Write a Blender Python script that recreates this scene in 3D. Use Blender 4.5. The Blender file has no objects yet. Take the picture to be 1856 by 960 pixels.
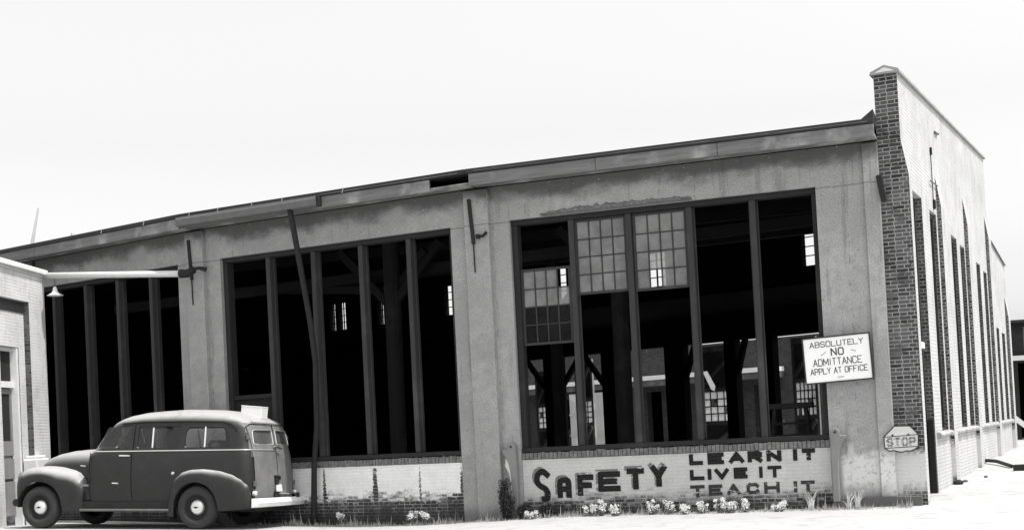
import bpy, math, random
from mathutils import Matrix, Vector
random.seed(7)
S = bpy.context.scene
COL = S.collection
R = math.radians

# ------------------------------------------------------------------ camera, sky, sun, exposure
cd = bpy.data.cameras.new('camera'); cam = bpy.data.objects.new('camera', cd); COL.objects.link(cam)
cd.sensor_width = 36; cd.sensor_fit = 'HORIZONTAL'
cd.lens = 2367.0 / 1856 * 36; cd.shift_y = 228.7 / 1856
cd.clip_start = .1; cd.clip_end = 3000
cam.matrix_world = Matrix.Translation((0, 0, 1.4)) @ Matrix.Rotation(math.pi / 2 + .0279, 4, 'X') @ Matrix.Rotation(-.0507, 4, 'Z')
S.camera = cam

SUN_EL = R(64); SUN_H = Vector((.897, -.443, 0)).normalized()
to_sun = Vector((SUN_H.x * math.cos(SUN_EL), SUN_H.y * math.cos(SUN_EL), math.sin(SUN_EL)))
sd_ = bpy.data.lights.new('sun', 'SUN'); sun = bpy.data.objects.new('sun', sd_); COL.objects.link(sun)
sd_.energy = 3.0; sd_.angle = R(.5); sd_.color = (1, .985, .96)
sun.rotation_euler = to_sun.to_track_quat('Z', 'Y').to_euler(); sun.location = (10, -10, 30)
W_ = bpy.data.worlds.new('World'); S.world = W_; W_.use_nodes = True
nt = W_.node_tree; nt.nodes.clear()
sky = nt.nodes.new('ShaderNodeTexSky'); sky.sky_type = 'NISHITA'; sky.sun_disc = False
sky.sun_elevation = SUN_EL; sky.sun_rotation = math.atan2(SUN_H.x, SUN_H.y)
sky.dust_density = 2.5; sky.air_density = 2.0; sky.ozone_density = .5
hs = nt.nodes.new('ShaderNodeHueSaturation'); hs.inputs['Saturation'].default_value = 0
bg = nt.nodes.new('ShaderNodeBackground'); bg.inputs['Strength'].default_value = .15
wo = nt.nodes.new('ShaderNodeOutputWorld')
nt.links.new(sky.outputs[0], hs.inputs['Color']); nt.links.new(hs.outputs[0], bg.inputs[0]); nt.links.new(bg.outputs[0], wo.inputs[0])
S.view_settings.view_transform = 'Standard'; S.view_settings.look = 'None'
S.view_settings.exposure = .5; S.view_settings.gamma = 1
S.view_settings.use_curve_mapping = False

# ------------------------------------------------------------------ materials
class N:
    def __init__(s, name):
        s.m = bpy.data.materials.new(name); s.m.use_nodes = True
        s.t = s.m.node_tree; s.b = s.t.nodes['Principled BSDF']; s._tc = None
    def n(s, typ, **kw):
        o = s.t.nodes.new(typ)
        for k, v in kw.items():
            setattr(o, k, v)
        return o
    def put(s, sock, v):
        if v is None: return
        if isinstance(v, bpy.types.NodeSocket): s.t.links.new(v, sock)
        elif isinstance(v, (tuple, list)): sock.default_value = tuple(v) + ((1,) if len(v) == 3 and sock.type == 'RGBA' else ())
        elif sock.type == 'RGBA': sock.default_value = (v, v, v, 1)
        else: sock.default_value = v
    def math(s, op, a, b=None, c=None):
        o = s.n('ShaderNodeMath', operation=op)
        s.put(o.inputs[0], a); s.put(o.inputs[1], b); s.put(o.inputs[2], c)
        return o.outputs[0]
    def mix(s, f, a, b):
        o = s.n('ShaderNodeMix', data_type='RGBA'); o.clamp_factor = True
        s.put(o.inputs[0], f); s.put(o.inputs[6], a); s.put(o.inputs[7], b)
        return o.outputs[2]
    def ss(s, v, a, b):
        o = s.n('ShaderNodeMapRange', interpolation_type='SMOOTHSTEP')
        s.put(o.inputs[0], v); s.put(o.inputs[1], a); s.put(o.inputs[2], b)
        return o.outputs[0]
    @property
    def tc(s):
        if not s._tc: s._tc = s.n('ShaderNodeTexCoord')
        return s._tc
    def xyz(s):
        o = s.n('ShaderNodeSeparateXYZ'); s.t.links.new(s.tc.outputs['Object'], o.inputs[0]); return o.outputs
    def nrm(s):
        o = s.n('ShaderNodeSeparateXYZ'); s.t.links.new(s.tc.outputs['Normal'], o.inputs[0]); return o.outputs
    def vec(s, x, y, z=0.):
        o = s.n('ShaderNodeCombineXYZ'); s.put(o.inputs[0], x); s.put(o.inputs[1], y); s.put(o.inputs[2], z); return o.outputs[0]
    def noise(s, scale, det=4, rough=.55, v=None, dist=0):
        o = s.n('ShaderNodeTexNoise'); s.put(o.inputs['Vector'], v if v is not None else s.tc.outputs['Object'])
        o.inputs['Scale'].default_value = scale; o.inputs['Detail'].default_value = det
        o.inputs['Roughness'].default_value = rough; o.inputs['Distortion'].default_value = dist
        return o.outputs[0]
    def bump(s, h, strength=.3, dist=.01):
        o = s.n('ShaderNodeBump'); s.put(o.inputs['Height'], h)
        o.inputs['Strength'].default_value = strength; o.inputs['Distance'].default_value = dist
        s.t.links.new(o.outputs[0], s.b.inputs['Normal'])
    def fin(s, col, rough=.9, metal=0, spec=.3):
        s.put(s.b.inputs['Base Color'], col); s.put(s.b.inputs['Roughness'], rough)
        s.b.inputs['Metallic'].default_value = metal
        s.b.inputs['Specular IOR Level'].default_value = spec
        return s.m

def plain(name, v, rough=.8, metal=0, var=.25, scale=8, spec=.3, bump=.1):
    n = N(name); k = n.noise(scale, 5)
    c = n.mix(k, v * (1 - var), min(1, v * (1 + var)))
    n.bump(n.noise(scale * 8, 3), bump, .005)
    return n.fin(c, rough, metal, spec)

def wall_uv(n, vertical=False):
    x, y, z = n.xyz(); nx, ny, nz = n.nrm()
    f = n.math('GREATER_THAN', n.math('ABSOLUTE', nx), .7)
    u = n.math('ADD', n.math('MULTIPLY', x, n.math('SUBTRACT', 1., f)), n.math('MULTIPLY', y, f))
    return u, z, nx

def bricks(n, u, v, dark=.04, light=.1, mortar=.26, bw=.165, bh=.0565, ms=.008):
    b = n.n('ShaderNodeTexBrick')
    wob = n.math('MULTIPLY', n.math('SUBTRACT', n.noise(14, 2), .5), .012)
    n.put(b.inputs['Vector'], n.vec(n.math('ADD', u, wob), n.math('ADD', v, wob)))
    b.inputs['Color1'].default_value = (dark,) * 3 + (1,); b.inputs['Color2'].default_value = (light,) * 3 + (1,)
    b.inputs['Mortar'].default_value = (mortar,) * 3 + (1,)
    b.inputs['Scale'].default_value = 1; b.inputs['Brick Width'].default_value = bw
    b.inputs['Row Height'].default_value = bh; b.inputs['Mortar Size'].default_value = ms
    b.inputs['Mortar Smooth'].default_value = .3; b.inputs['Bias'].default_value = -.1
    b.offset = .5; b.squash = .62; b.squash_frequency = 2
    if light == 1.: return b.outputs['Color'], b.outputs['Fac']
    pn = n.noise(2.6, 5, .7); fn = n.noise(30, 3, .7)
    col = n.mix(n.math('MULTIPLY', n.math('MULTIPLY', n.ss(pn, .5, .62), b.outputs['Fac']), .7), b.outputs['Color'], dark * 1.4)
    col = n.mix(n.math('MULTIPLY', n.ss(fn, .55, .75), .35), col, light * 1.7)
    return col, b.outputs['Fac']

def mat_apron(name, paint, edge, soft, hole=.5, streaks=(), rawtop=True):
    """painted brick under the windows: whitewash that has worn off towards the ground"""
    n = N(name); u, v, nx = wall_uv(n)
    bc, bf = bricks(n, u, v)
    low = n.noise(1.3, 5, .65, v=n.vec(u, n.math('MULTIPLY', v, 2.2)))
    fine = n.noise(16, 4, .7, v=n.vec(u, n.math('MULTIPLY', v, 2.)))
    # each brick keeps or loses its paint
    cc, _ = bricks(n, u, v, 0., 1., .5)
    h = n.math('ADD', v, n.math('MULTIPLY', n.math('SUBTRACT', low, .5), .5))
    h = n.math('ADD', h, n.math('MULTIPLY', n.math('SUBTRACT', fine, .5), .22))
    h = n.math('ADD', h, n.math('MULTIPLY', n.math('SUBTRACT', cc, .5), .13))
    for sx, sw in streaks:
        d_ = n.math('ABSOLUTE', n.math('SUBTRACT', u, sx)); k_ = n.ss(n.math('ADD', d_, n.math('MULTIPLY', n.math('SUBTRACT', fine, .5), .12)), sw, sw * .4)
        h = n.math('SUBTRACT', h, n.math('MULTIPLY', k_, .42))
    m = n.ss(h, edge - soft, edge + soft)
    m = n.math('MULTIPLY', m, n.ss(n.math('ADD', fine, n.math('MULTIPLY', low, .35)), hole - .03, hole + .03))
    if rawtop: m = n.math('MULTIPLY', m, n.ss(n.math('ADD', v, n.math('MULTIPLY', fine, .05)), .955, .935))
    pc = n.mix(n.noise(5, 5, .7), paint * .72, paint * 1.08)
    pc = n.mix(n.math('MULTIPLY', bf, .16), pc, paint * .6)
    soil = n.ss(n.math('ADD', v, n.math('MULTIPLY', low, .45)), .46, .2)
    bc = n.mix(n.ss(n.noise(4, 5, .7), .45, .62), bc, n.mix(.6, bc, .035))
    raw = n.mix(n.math('MULTIPLY', soil, .85), bc, .028)
    c = n.mix(m, raw, pc)
    n.bump(n.math('ADD', n.math('MULTIPLY', bf, -1.), n.math('MULTIPLY', fine, .5)), .5, .012)
    return n.fin(c, .92)

def mat_side(name, paint=.53, split=True, mortar=.30, line=.5):
    """white painted brick whose unpainted reveals (faces across the wall) stay dark brick"""
    n = N(name); u, v, nx = wall_uv(n)
    bc, bf = bricks(n, u, v, .03, .13, mortar, ms=.008)
    n1 = n.noise(.9, 6, .65); n2 = n.noise(11, 4, .7)
    x, y, z = n.xyz()
    pc = n.mix(n.ss(n1, .35, .7), paint * 1.04, paint * .84)
    pc = n.mix(n.math('MULTIPLY', n.ss(n.noise(3.2, 6, .75, v=n.vec(u, n.math('MULTIPLY', v, .45))), .48, .68), .5), pc, paint * .55)
    pc = n.mix(n.math('MULTIPLY', n.ss(n.noise(8, 5, .75), .56, .68), .5), pc, paint * .5)
    pc = n.mix(n.ss(n2, .62, .8), pc, paint * .6)
    pc = n.mix(n.math('MULTIPLY', bf, line), pc, paint * .6)
    stain = n.ss(n.math('ADD', v, n.math('MULTIPLY', n1, .5)), .45, .15)
    pc = n.mix(n.math('MULTIPLY', stain, .35), pc, .2)
    if split:
        f = n.ss(nx, -.45, -.6)
        low = n.math('ADD', v, n.math('MULTIPLY', n.math('SUBTRACT', n.noise(4, 5, .7), .5), .6))
        base = n.ss(low, .85, .72)
        b2 = n.mix(n.math('MULTIPLY', base, n.ss(low, .12, .32)), bc, .62)
        c = n.mix(f, pc, b2)
    else: c = pc
    n.bump(n.math('ADD', n.math('MULTIPLY', bf, -1.), n.math('MULTIPLY', n2, .4)), .6, .012)
    return n.fin(c, .9)

def mat_stucco(name, base=.235, seed=0., white=0.):
    n = N(name); u, v, nx = wall_uv(n)
    p = n.vec(n.math('ADD', u, seed), v)
    lo = n.noise(.8, 5, .6, v=p); mid = n.noise(6, 5, .65, v=p); hi = n.noise(90, 3, .6, v=p)
    c = n.mix(n.ss(lo, .3, .7), base * .78, base * 1.22); c = n.mix(n.ss(mid, .4, .75), c, base * .76)
    c = n.mix(n.math('MULTIPLY', n.ss(n.noise(1.7, 6, .7, v=n.vec(n.math('ADD', u, 9.), v)), .52, .66), .3), c, base * .55)
    g2 = n.noise(42, 4, .75, v=p)
    c = n.mix(n.math('MULTIPLY', n.ss(hi, .35, .65), .45), c, base * 1.6)
    c = n.mix(n.math('MULTIPLY', n.ss(g2, .46, .66), .55), c, base * .52)
    c = n.mix(n.math('MULTIPLY', n.ss(n.noise(55, 3, .7, v=n.vec(v, u)), .57, .68), .5), c, min(.75, base * 1.9))
    wob = n.math('MULTIPLY', n.math('SUBTRACT', n.noise(2.2, 5, .7, v=p), .5), .22)
    crk = n.math('ABSOLUTE', n.math('SUBTRACT', n.math('ADD', v, n.math('MULTIPLY', wob, .35)), 4.66))
    c = n.mix(n.math('MULTIPLY', n.ss(crk, .014, .004), .6), c, base * .3)
    vc = n.math('ABSOLUTE', n.math('SUBTRACT', n.math('PINGPONG', n.math('ADD', u, wob), 1.37), .28))
    c = n.mix(n.math('MULTIPLY', n.math('MULTIPLY', n.ss(vc, .013, .003), n.ss(mid, .45, .6)), .5), c, base * .35)
    run = n.noise(9, 4, .6, v=n.vec(u, n.math('MULTIPLY', v, .06), seed))
    c = n.mix(n.math('MULTIPLY', n.ss(run, .58, .70), .42), c, base * .45)
    # soot and painted eave shade along the top, ragged lower edge, and drips
    drip = n.noise(3.5, 4, .6, v=n.vec(u, n.math('MULTIPLY', v, .12), seed))
    e = n.math('ADD', v, n.math('MULTIPLY', n.math('SUBTRACT', n.noise(1.1, 5, .6, v=n.vec(u, n.math('MULTIPLY', v, 1.5), seed)), .5), .75))
    c = n.mix(n.math('MULTIPLY', n.ss(e, 4.88, 5.14), .85), c, base * .22)
    c = n.mix(n.math('MULTIPLY', n.ss(drip, .58, .78), .4), c, base * .4)
    spots = n.noise(26, 2, .5, v=p)
    c = n.mix(n.ss(spots, .70, .74), c, base * .35)
    c = n.mix(n.ss(n.noise(38, 2, .5, v=n.vec(v, u)), .705, .73), c, .6)
    # foot of the wall: damp and dirt, with flaking whitewash at the corner
    low = n.math('ADD', v, n.math('MULTIPLY', n.math('SUBTRACT', mid, .5), .25))
    c = n.mix(n.math('MULTIPLY', n.ss(low, .25, .0), .6), c, base * .3)
    if white:
        wn = n.noise(3., 6, .7, v=p)
        w = n.math('ADD', v, n.math('MULTIPLY', n.math('SUBTRACT', wn, .5), .55))
        m = n.math('MULTIPLY', n.ss(w, .82, .66), n.ss(w, .16, .42))
        m = n.math('MULTIPLY', m, n.ss(u, 4.9, 4.98))
        m = n.math('MULTIPLY', m, n.ss(n.noise(13, 5, .7, v=p), .34, .48))
        c = n.mix(m, c, .62)
        st = n.math('MULTIPLY', n.ss(n.noise(7, 4, .6, v=n.vec(u, n.math('MULTIPLY', v, .3))), .55, .66), n.math('MULTIPLY', n.ss(u, 4.85, 4.9), n.ss(v, 1.0, .85)))
        c = n.mix(n.math('MULTIPLY', st, n.ss(v, .5, .6)), c, .5)
    n.bump(n.math('ADD', hi, mid), .5, .006)
    return n.fin(c, .95)

def mat_wood(name, v, var=.5, rough=.85, axis='z', streak=.5):
    n = N(name); x, y, z = n.xyz()
    if axis == 'z': p = n.vec(n.math('MULTIPLY', x, 18), n.math('MULTIPLY', y, 18), n.math('MULTIPLY', z, 1.1))
    else: p = n.vec(n.math('MULTIPLY', x, 1.1), n.math('MULTIPLY', y, 18), n.math('MULTIPLY', z, 18))
    g = n.noise(1.4, 5, .65, v=p); b = n.noise(1.7, 4, .6)
    c = n.mix(g, v * (1 - var), v * (1 + var))
    c = n.mix(n.math('MULTIPLY', n.ss(b, .5, .72), streak), c, min(.7, v * 2.4))
    n.bump(g, .35, .006)
    return n.fin(c, rough)

M = {}
M['recess_shade'] = plain('painted_shade_brick', .06, .95, var=.4, scale=6)  # colour of the painted shade in the office recess
M['stucco'] = mat_stucco('grey_stucco', .285)
M['stucco_corner'] = mat_stucco('grey_stucco_whitewashed_foot', .31, 3.3, 1)
M['apron_white'] = mat_apron('whitewashed_brick_bright', .88, .35, .08, .42, streaks=((3.07, .06), (2.03, .04), (4.76, .06), (3.95, .02)))
M['apron_grey'] = mat_apron('whitewashed_brick_worn', .58, .23, .13, .425)
M['side'] = mat_side('white_painted_side_brick')
M['office'] = mat_side('white_painted_office_brick', .64, mortar=.13, line=.16)
M['frame'] = mat_wood('dark_window_timber', .022, .35)
M['mull'] = mat_wood('weathered_mullion_timber', .040, .35)
M['fascia'] = mat_wood('weathered_fascia_board', .155, .65, axis='x', streak=.9)
M['tar'] = plain('roofing_tar', .028, .7, var=.4)
M['lightseam'] = plain('roofing_seam', .4, .8)
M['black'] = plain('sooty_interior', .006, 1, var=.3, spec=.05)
M['post'] = mat_wood('sooty_post_timber', .022, .5)
M['beam'] = mat_wood('sooty_beam_timber', .016, .5, axis='x')
M['door'] = mat_wood('grey_stall_door_boards', .085, .4)
M['doorlight'] = mat_wood('pale_door_rail', .22, .4)
M['iron'] = plain('rusted_iron', .022, .75, .2, var=.5)
M['castgrey'] = plain('grey_painted_cast_iron', .21, .7, var=.2)
M['gutter'] = plain('weathered_gutter_metal', .13, .6, .2, var=.3)
M['white'] = plain('white_paint', .72, .6, var=.05)
M['signwhite'] = plain('white_sign_enamel', .86, .5, var=.05, scale=5)
M['signblack'] = plain('black_sign_paint', .03, .6)
M['stopface'] = plain('pale_stop_sign_enamel', .6, .55, var=.12, scale=9)
M['patch'] = plain('bare_white_plaster', .85, .9, var=.08)
M['coping'] = plain('clay_coping', .3, .8, var=.3)
M['concrete'] = plain('foundation_concrete', .11, .95, var=.35, scale=5, bump=.4)
M['spall'] = plain('spalled_concrete', .16, .95, var=.75, scale=22, bump=.8)
M['sill'] = plain('chalky_sill', .7, .9, var=.15, bump=.5)
M['chalk'] = plain('flaking_sill_paint', .36, .95, var=.45, scale=9, bump=.6)
M['rowlock'] = plain('brick_on_edge', .16, .95, var=.85, scale=15, bump=.5)
M['pipe'] = plain('pale_insulated_pipe', .62, .5, var=.12)
M['leaf_dark'] = plain('dark_foliage', .03, .8, var=.5, scale=30)
M['stem'] = plain('weed_stem', .12, .8, var=.3)
M['bloom'] = plain('white_bloom', .82, .8, var=.08, scale=30)
M['drygrass'] = plain('dry_pale_grass', .33, .9, var=.6, scale=3)
M['rubber'] = plain('tyre_rubber', .035, .75, var=.35, scale=20)
M['chrome'] = plain('dull_bright_metal', .75, .28, .6, var=.08, spec=.6, bump=0)
M['bumper'] = plain('white_painted_bumper', .8, .4, var=.06, bump=0)
M['lampglass'] = plain('lamp_glass', .2, .15, var=.1, spec=.7, bump=0)
M['dark'] = plain('dark_interior_cloth', .02, .8)
M['seat'] = plain('car_seat_cloth', .06, .8)
M['board'] = plain('white_card', .75, .8, var=.06)

def mat_paint(v=.09):
    n = N('dusty_sunlit_car_paint'); x, y, z = n.xyz(); nx, ny, nz = n.nrm()
    k = n.noise(2.5, 5, .65); dust = n.math('MULTIPLY', n.ss(nz, .25, .95), .75)  # dust masks both settled dust and painted sun glare
    c = n.mix(k, v * .8, v * 1.2)
    c = n.mix(dust, c, .55)                                 # settled dust and chalked paint, plus painted sun glare, on upward faces
    c = n.mix(n.math('MULTIPLY', n.ss(n.noise(5, 6, .75), .5, .75), .35), c, v * 2.5)
    n.fin(c, n.math('ADD', .38, n.math('MULTIPLY', k, .25)), 0, .3)
    n.bump(n.noise(3.5, 2, .5), .25, .02)
    n.b.inputs['Coat Weight'].default_value = .15; n.b.inputs['Coat Roughness'].default_value = .25
    return n.m
M['paint'] = mat_paint(.017)
def mat_reardoor():
    n = N('sunlit_rear_door_paint'); k = n.noise(3.5, 6, .75); k2 = n.noise(9, 4, .6)
    c = n.mix(n.ss(k, .3, .7), .13, .20); c = n.mix(n.ss(k2, .6, .8), c, .12)  # lighter than the body: sunlight on the rear put into the paint
    return n.fin(c, .6)
M['rearsunpaint'] = mat_reardoor()
def mat_glass(name='window_glass', tint=.9, rough=.05):
    n = N(name)
    n.t.nodes.remove(n.b)
    tr = n.n('ShaderNodeBsdfTransparent'); tr.inputs[0].default_value = (tint, tint, tint, 1)
    gl = n.n('ShaderNodeBsdfGlossy'); gl.inputs['Roughness'].default_value = rough
    fr = n.n('ShaderNodeFresnel'); fr.inputs[0].default_value = 1.5
    mx = n.n('ShaderNodeMixShader')
    n.t.links.new(fr.outputs[0], mx.inputs[0]); n.t.links.new(tr.outputs[0], mx.inputs[1]); n.t.links.new(gl.outputs[0], mx.inputs[2])
    o = n.t.nodes['Material Output']; n.t.links.new(mx.outputs[0], o.inputs[0])
    return n.m
M['glass'] = mat_glass('car_window_glass', .98)
def mat_dusty_or_tinted(name, cover, v):
    n = N(name); u, w, nx = wall_uv(n)
    out = n.t.nodes['Material Output']
    k = n.noise(2.6, 5, .7); c = n.mix(n.ss(k, .3, .7), v * .72, v * 1.2)
    n.fin(c, .8)
    tr = n.n('ShaderNodeBsdfTransparent'); mx = n.n('ShaderNodeMixShader')
    f = cover
    n.put(mx.inputs[0], f); n.t.links.new(tr.outputs[0], mx.inputs[1]); n.t.links.new(n.b.outputs[0], mx.inputs[2])
    n.t.links.new(mx.outputs[0], out.inputs[0])
    return n.m
M['dusty'] = mat_dusty_or_tinted('dusty_pane', .80, .24)
M['clearish'] = mat_dusty_or_tinted('grimy_dark_pane', .35, .03)
M['darkpane'] = mat_dusty_or_tinted('interior_dark_pane', .85, .012)  # near-opaque black painted in for the dark behind the openings
def mat_translucent():
    n = N('sun_struck_dirty_pane'); out = n.t.nodes['Material Output']
    k = n.noise(4, 5, .7); c = n.mix(k, .35, .8); n.fin(c, .8)
    tl = n.n('ShaderNodeBsdfTranslucent'); n.t.links.new(c, tl.inputs[0]); mx = n.n('ShaderNodeMixShader'); mx.inputs[0].default_value = .75
    n.t.links.new(n.b.outputs[0], mx.inputs[1]); n.t.links.new(tl.outputs[0], mx.inputs[2]); n.t.links.new(mx.outputs[0], out.inputs[0])
    return n.m
M['paleglass'] = mat_translucent()
M['reflectglass'] = mat_dusty_or_tinted('grey_reflection_glass', .4, .2)  # grey film standing in for reflections on the rear panes
M['doorpale'] = mat_wood('sun_bleached_boards', .42, .35)

def mat_ground():
    n = N('sunlit_gravel'); 
    a = n.noise(.35, 5, .6); b = n.noise(3, 6, .7); f = n.noise(60, 3, .7)
    c = n.mix(a, .40, .50); c = n.mix(n.ss(b, .5, .7), c, .31); c = n.mix(n.ss(f, .56, .68), c, .2)
    x, y, z = n.xyz(); tr = n.noise(1.6, 5, .7, v=n.vec(n.math('MULTIPLY', x, .5), n.math('MULTIPLY', y, 3.)))
    c = n.mix(n.math('MULTIPLY', n.ss(tr, .55, .68), .45), c, .3)
    n.bump(n.math('ADD', b, f), .4, .01)
    return n.fin(c, .95)
M['ground'] = mat_ground()
def mat_paintword(name, v, wear=.5, base=.4):
    n = N(name); u, w, nx = wall_uv(n)
    k = n.noise(6, 5, .65, v=n.vec(u, n.math('MULTIPLY', w, 2.5))); fine = n.noise(30, 3, .6, v=n.vec(u, n.math('MULTIPLY', w, 2)))
    bc, bf = bricks(n, u, w)
    m = n.ss(n.math('ADD', k, n.math('MULTIPLY', fine, .25)), wear + .14, wear + .19)
    c = n.mix(m, v, base); c = n.mix(n.math('MULTIPLY', bf, .06), c, .2)
    n.bump(bf, .4, .006)
    return n.fin(c, .9)
M['word'] = mat_paintword('black_wall_lettering', .010, .63, .5)
M['wordworn'] = mat_paintword('worn_black_wall_lettering', .035, .57, .4)
M['wordshade'] = mat_paintword('grey_wall_lettering_shade', .17, .55, .5)

# ------------------------------------------------------------------ mesh helpers
class MB:
    def __init__(s): s.v = []; s.f = []
    def quad(s, *p):
        i = len(s.v); s.v += [tuple(q) for q in p]; s.f.append(tuple(range(i, i + len(p)))); return s
    def box(s, x0, x1, y0, y1, z0, z1, M_=None):
        i = len(s.v)
        P = [(x, y, z) for z in (z0, z1) for y in (y0, y1) for x in (x0, x1)]
        if M_: P = [tuple(M_ @ Vector(p)) for p in P]
        s.v += P
        for f in ((0, 2, 3, 1), (4, 5, 7, 6), (0, 1, 5, 4), (2, 6, 7, 3), (0, 4, 6, 2), (1, 3, 7, 5)): s.f.append(tuple(i + k for k in f))
        return s
    def bar(s, a, b, w, h, up=(0, 0, 1)):
        a = Vector(a); b = Vector(b); d = (b - a); L = d.length; d.normalize()
        u = Vector(up)
        if abs(d.dot(u)) > .98: u = Vector((0, 1, 0))
        sx = d.cross(u).normalized(); uz = sx.cross(d)
        m = Matrix((( sx.x, d.x, uz.x, a.x), (sx.y, d.y, uz.y, a.y), (sx.z, d.z, uz.z, a.z), (0, 0, 0, 1)))
        return s.box(-w / 2, w / 2, 0, L, -h / 2, h / 2, m)
    def prism(s, poly, y0, y1, M_=None):
        """poly in x,z extruded along y"""
        i = len(s.v); n = len(poly)
        P = [(p[0], y0, p[1]) for p in poly] + [(p[0], y1, p[1]) for p in poly]
        if M_: P = [tuple(M_ @ Vector(p)) for p in P]
        s.v += P
        s.f.append(tuple(i + k for k in range(n))); s.f.append(tuple(i + n + k for k in reversed(range(n))))
        for k in range(n): s.f.append((i + k, i + n + k, i + n + (k + 1) % n, i + (k + 1) % n))
        return s
    def tube(s, pts, r, seg=10, caps=True):
        pts = [Vector(p) for p in pts]; rr = r if isinstance(r, (list, tuple)) else [r] * len(pts)
        i0 = len(s.v)
        for k, p in enumerate(pts):
            d = (pts[min(k + 1, len(pts) - 1)] - pts[max(k - 1, 0)]).normalized()
            u = Vector((0, 0, 1)) if abs(d.z) < .9 else Vector((1, 0, 0))
            a = d.cross(u).normalized(); b = d.cross(a)
            for j in range(seg):
                t = 2 * math.pi * j / seg; s.v.append(tuple(p + (a * math.cos(t) + b * math.sin(t)) * rr[k]))
        for k in range(len(pts) - 1):
            for j in range(seg):
                A = i0 + k * seg; B = A + seg; s.f.append((A + j, A + (j + 1) % seg, B + (j + 1) % seg, B + j))
        if caps:
            s.f.append(tuple(i0 + j for j in reversed(range(seg)))); e = i0 + (len(pts) - 1) * seg; s.f.append(tuple(e + j for j in range(seg)))
        return s
    def lathe(s, prof, seg=32, M_=None):
        """prof: (radius, height) about the local y axis"""
        i0 = len(s.v)
        for (r, h) in prof:
            for j in range(seg):
                t = 2 * math.pi * j / seg; p = Vector((r * math.cos(t), h, r * math.sin(t)))
                s.v.append(tuple(M_ @ p if M_ else p))
        for k in range(len(prof) - 1):
            for j in range(seg):
                A = i0 + k * seg; B = A + seg; s.f.append((A + j, A + (j + 1) % seg, B + (j + 1) % seg, B + j))
        return s
    def grid(s, rows, closed=False):
        i0 = len(s.v); n = len(rows[0])
        for r in rows: s.v += [tuple(p) for p in r]
        for a in range(len(rows) - 1):
            for b in range(n if closed else n - 1):
                A = i0 + a * n; B = A + n; c = (b + 1) % n
                s.f.append((A + b, A + c, B + c, B + b))
        return s

WMAT = {}
def link(name, mb, mat, parent=None, Mx=None, smooth=False, bevel=0, label=None):
    me = bpy.data.meshes.new(name); me.from_pydata(mb.v, [], mb.f); me.validate(); me.update()
    o = bpy.data.objects.new(name, me); COL.objects.link(o)
    for m in (mat if isinstance(mat, (list, tuple)) else [mat]): me.materials.append(M[m] if isinstance(m, str) else m)
    Mx = Mx or Matrix.Identity(4)
    WMAT[o] = Mx.copy()
    if parent: o.parent = parent; o.matrix_basis = WMAT[parent].inverted() @ Mx
    else: o.matrix_basis = Mx
    if smooth:
        for p in me.polygons: p.use_smooth = True
    if bevel:
        b = o.modifiers.new('bevel', 'BEVEL'); b.width = bevel; b.segments = 1; b.limit_method = 'ANGLE'
    if label: o['label'] = label
    return o
def thing(name, label, cat, Mx, group=None):
    o = bpy.data.objects.new(name, None); COL.objects.link(o); o.empty_display_size = .3
    WMAT[o] = Mx.copy(); o.matrix_basis = Mx
    return tag(o, label, cat, group)
def tag(o, label, cat, group=None):
    o['label'] = label; o['category'] = cat
    if group: o['group'] = group
    return o
def kind(o, k): o['kind'] = k; return o
def T(x, y, z=0): return Matrix.Translation((x, y, z))

def fix_normals(o):
    import bmesh
    b = bmesh.new(); b.from_mesh(o.data); bmesh.ops.remove_doubles(b, verts=b.verts, dist=1e-4)
    bmesh.ops.recalc_face_normals(b, faces=b.faces); b.to_mesh(o.data); b.free()

def wall_grid(mb, x0, x1, y0, y1, z0, ztop, holes):
    """wall from y0 (outside) to y1 with rectangular holes; ztop(x) gives its top; no hidden inner faces"""
    xs = sorted({x0, x1, *[h[0] for h in holes], *[h[1] for h in holes]})
    xs = [x for x in xs if x0 <= x <= x1]
    zs = sorted({z0, *[h[2] for h in holes], *[h[3] for h in holes]}); zs = [z for z in zs if z >= z0]
    nz = len(zs)
    def Z(k, x): return zs[k] if k < nz else ztop(x)
    def solid(i, k):
        if i < 0 or i >= len(xs) - 1 or k < 0 or k >= nz: return False
        cx = (xs[i] + xs[i + 1]) / 2; cz = zs[k] + .001 if k < nz - 1 else zs[k] + .01
        return not any(h[0] - 1e-6 <= cx <= h[1] + 1e-6 and h[2] <= cz <= h[3] for h in holes)
    for i in range(len(xs) - 1):
        a, b = xs[i], xs[i + 1]
        for k in range(nz):
            if not solid(i, k): continue
            la, lb, ha, hb = Z(k, a), Z(k, b), Z(k + 1, a), Z(k + 1, b)
            mb.quad((a, y0, la), (b, y0, lb), (b, y0, hb), (a, y0, ha))
            mb.quad((b, y1, lb), (a, y1, la), (a, y1, ha), (b, y1, hb))
            if not solid(i - 1, k): mb.quad((a, y1, la), (a, y0, la), (a, y0, ha), (a, y1, ha))
            if not solid(i + 1, k): mb.quad((b, y0, lb), (b, y1, lb), (b, y1, hb), (b, y0, hb))
            if not solid(i, k + 1): mb.quad((a, y0, ha), (b, y0, hb), (b, y1, hb), (a, y1, ha))
            if k > 0 and not solid(i, k - 1): mb.quad((a, y1, la), (b, y1, lb), (b, y0, lb), (a, y0, la))
    return mb

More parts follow.
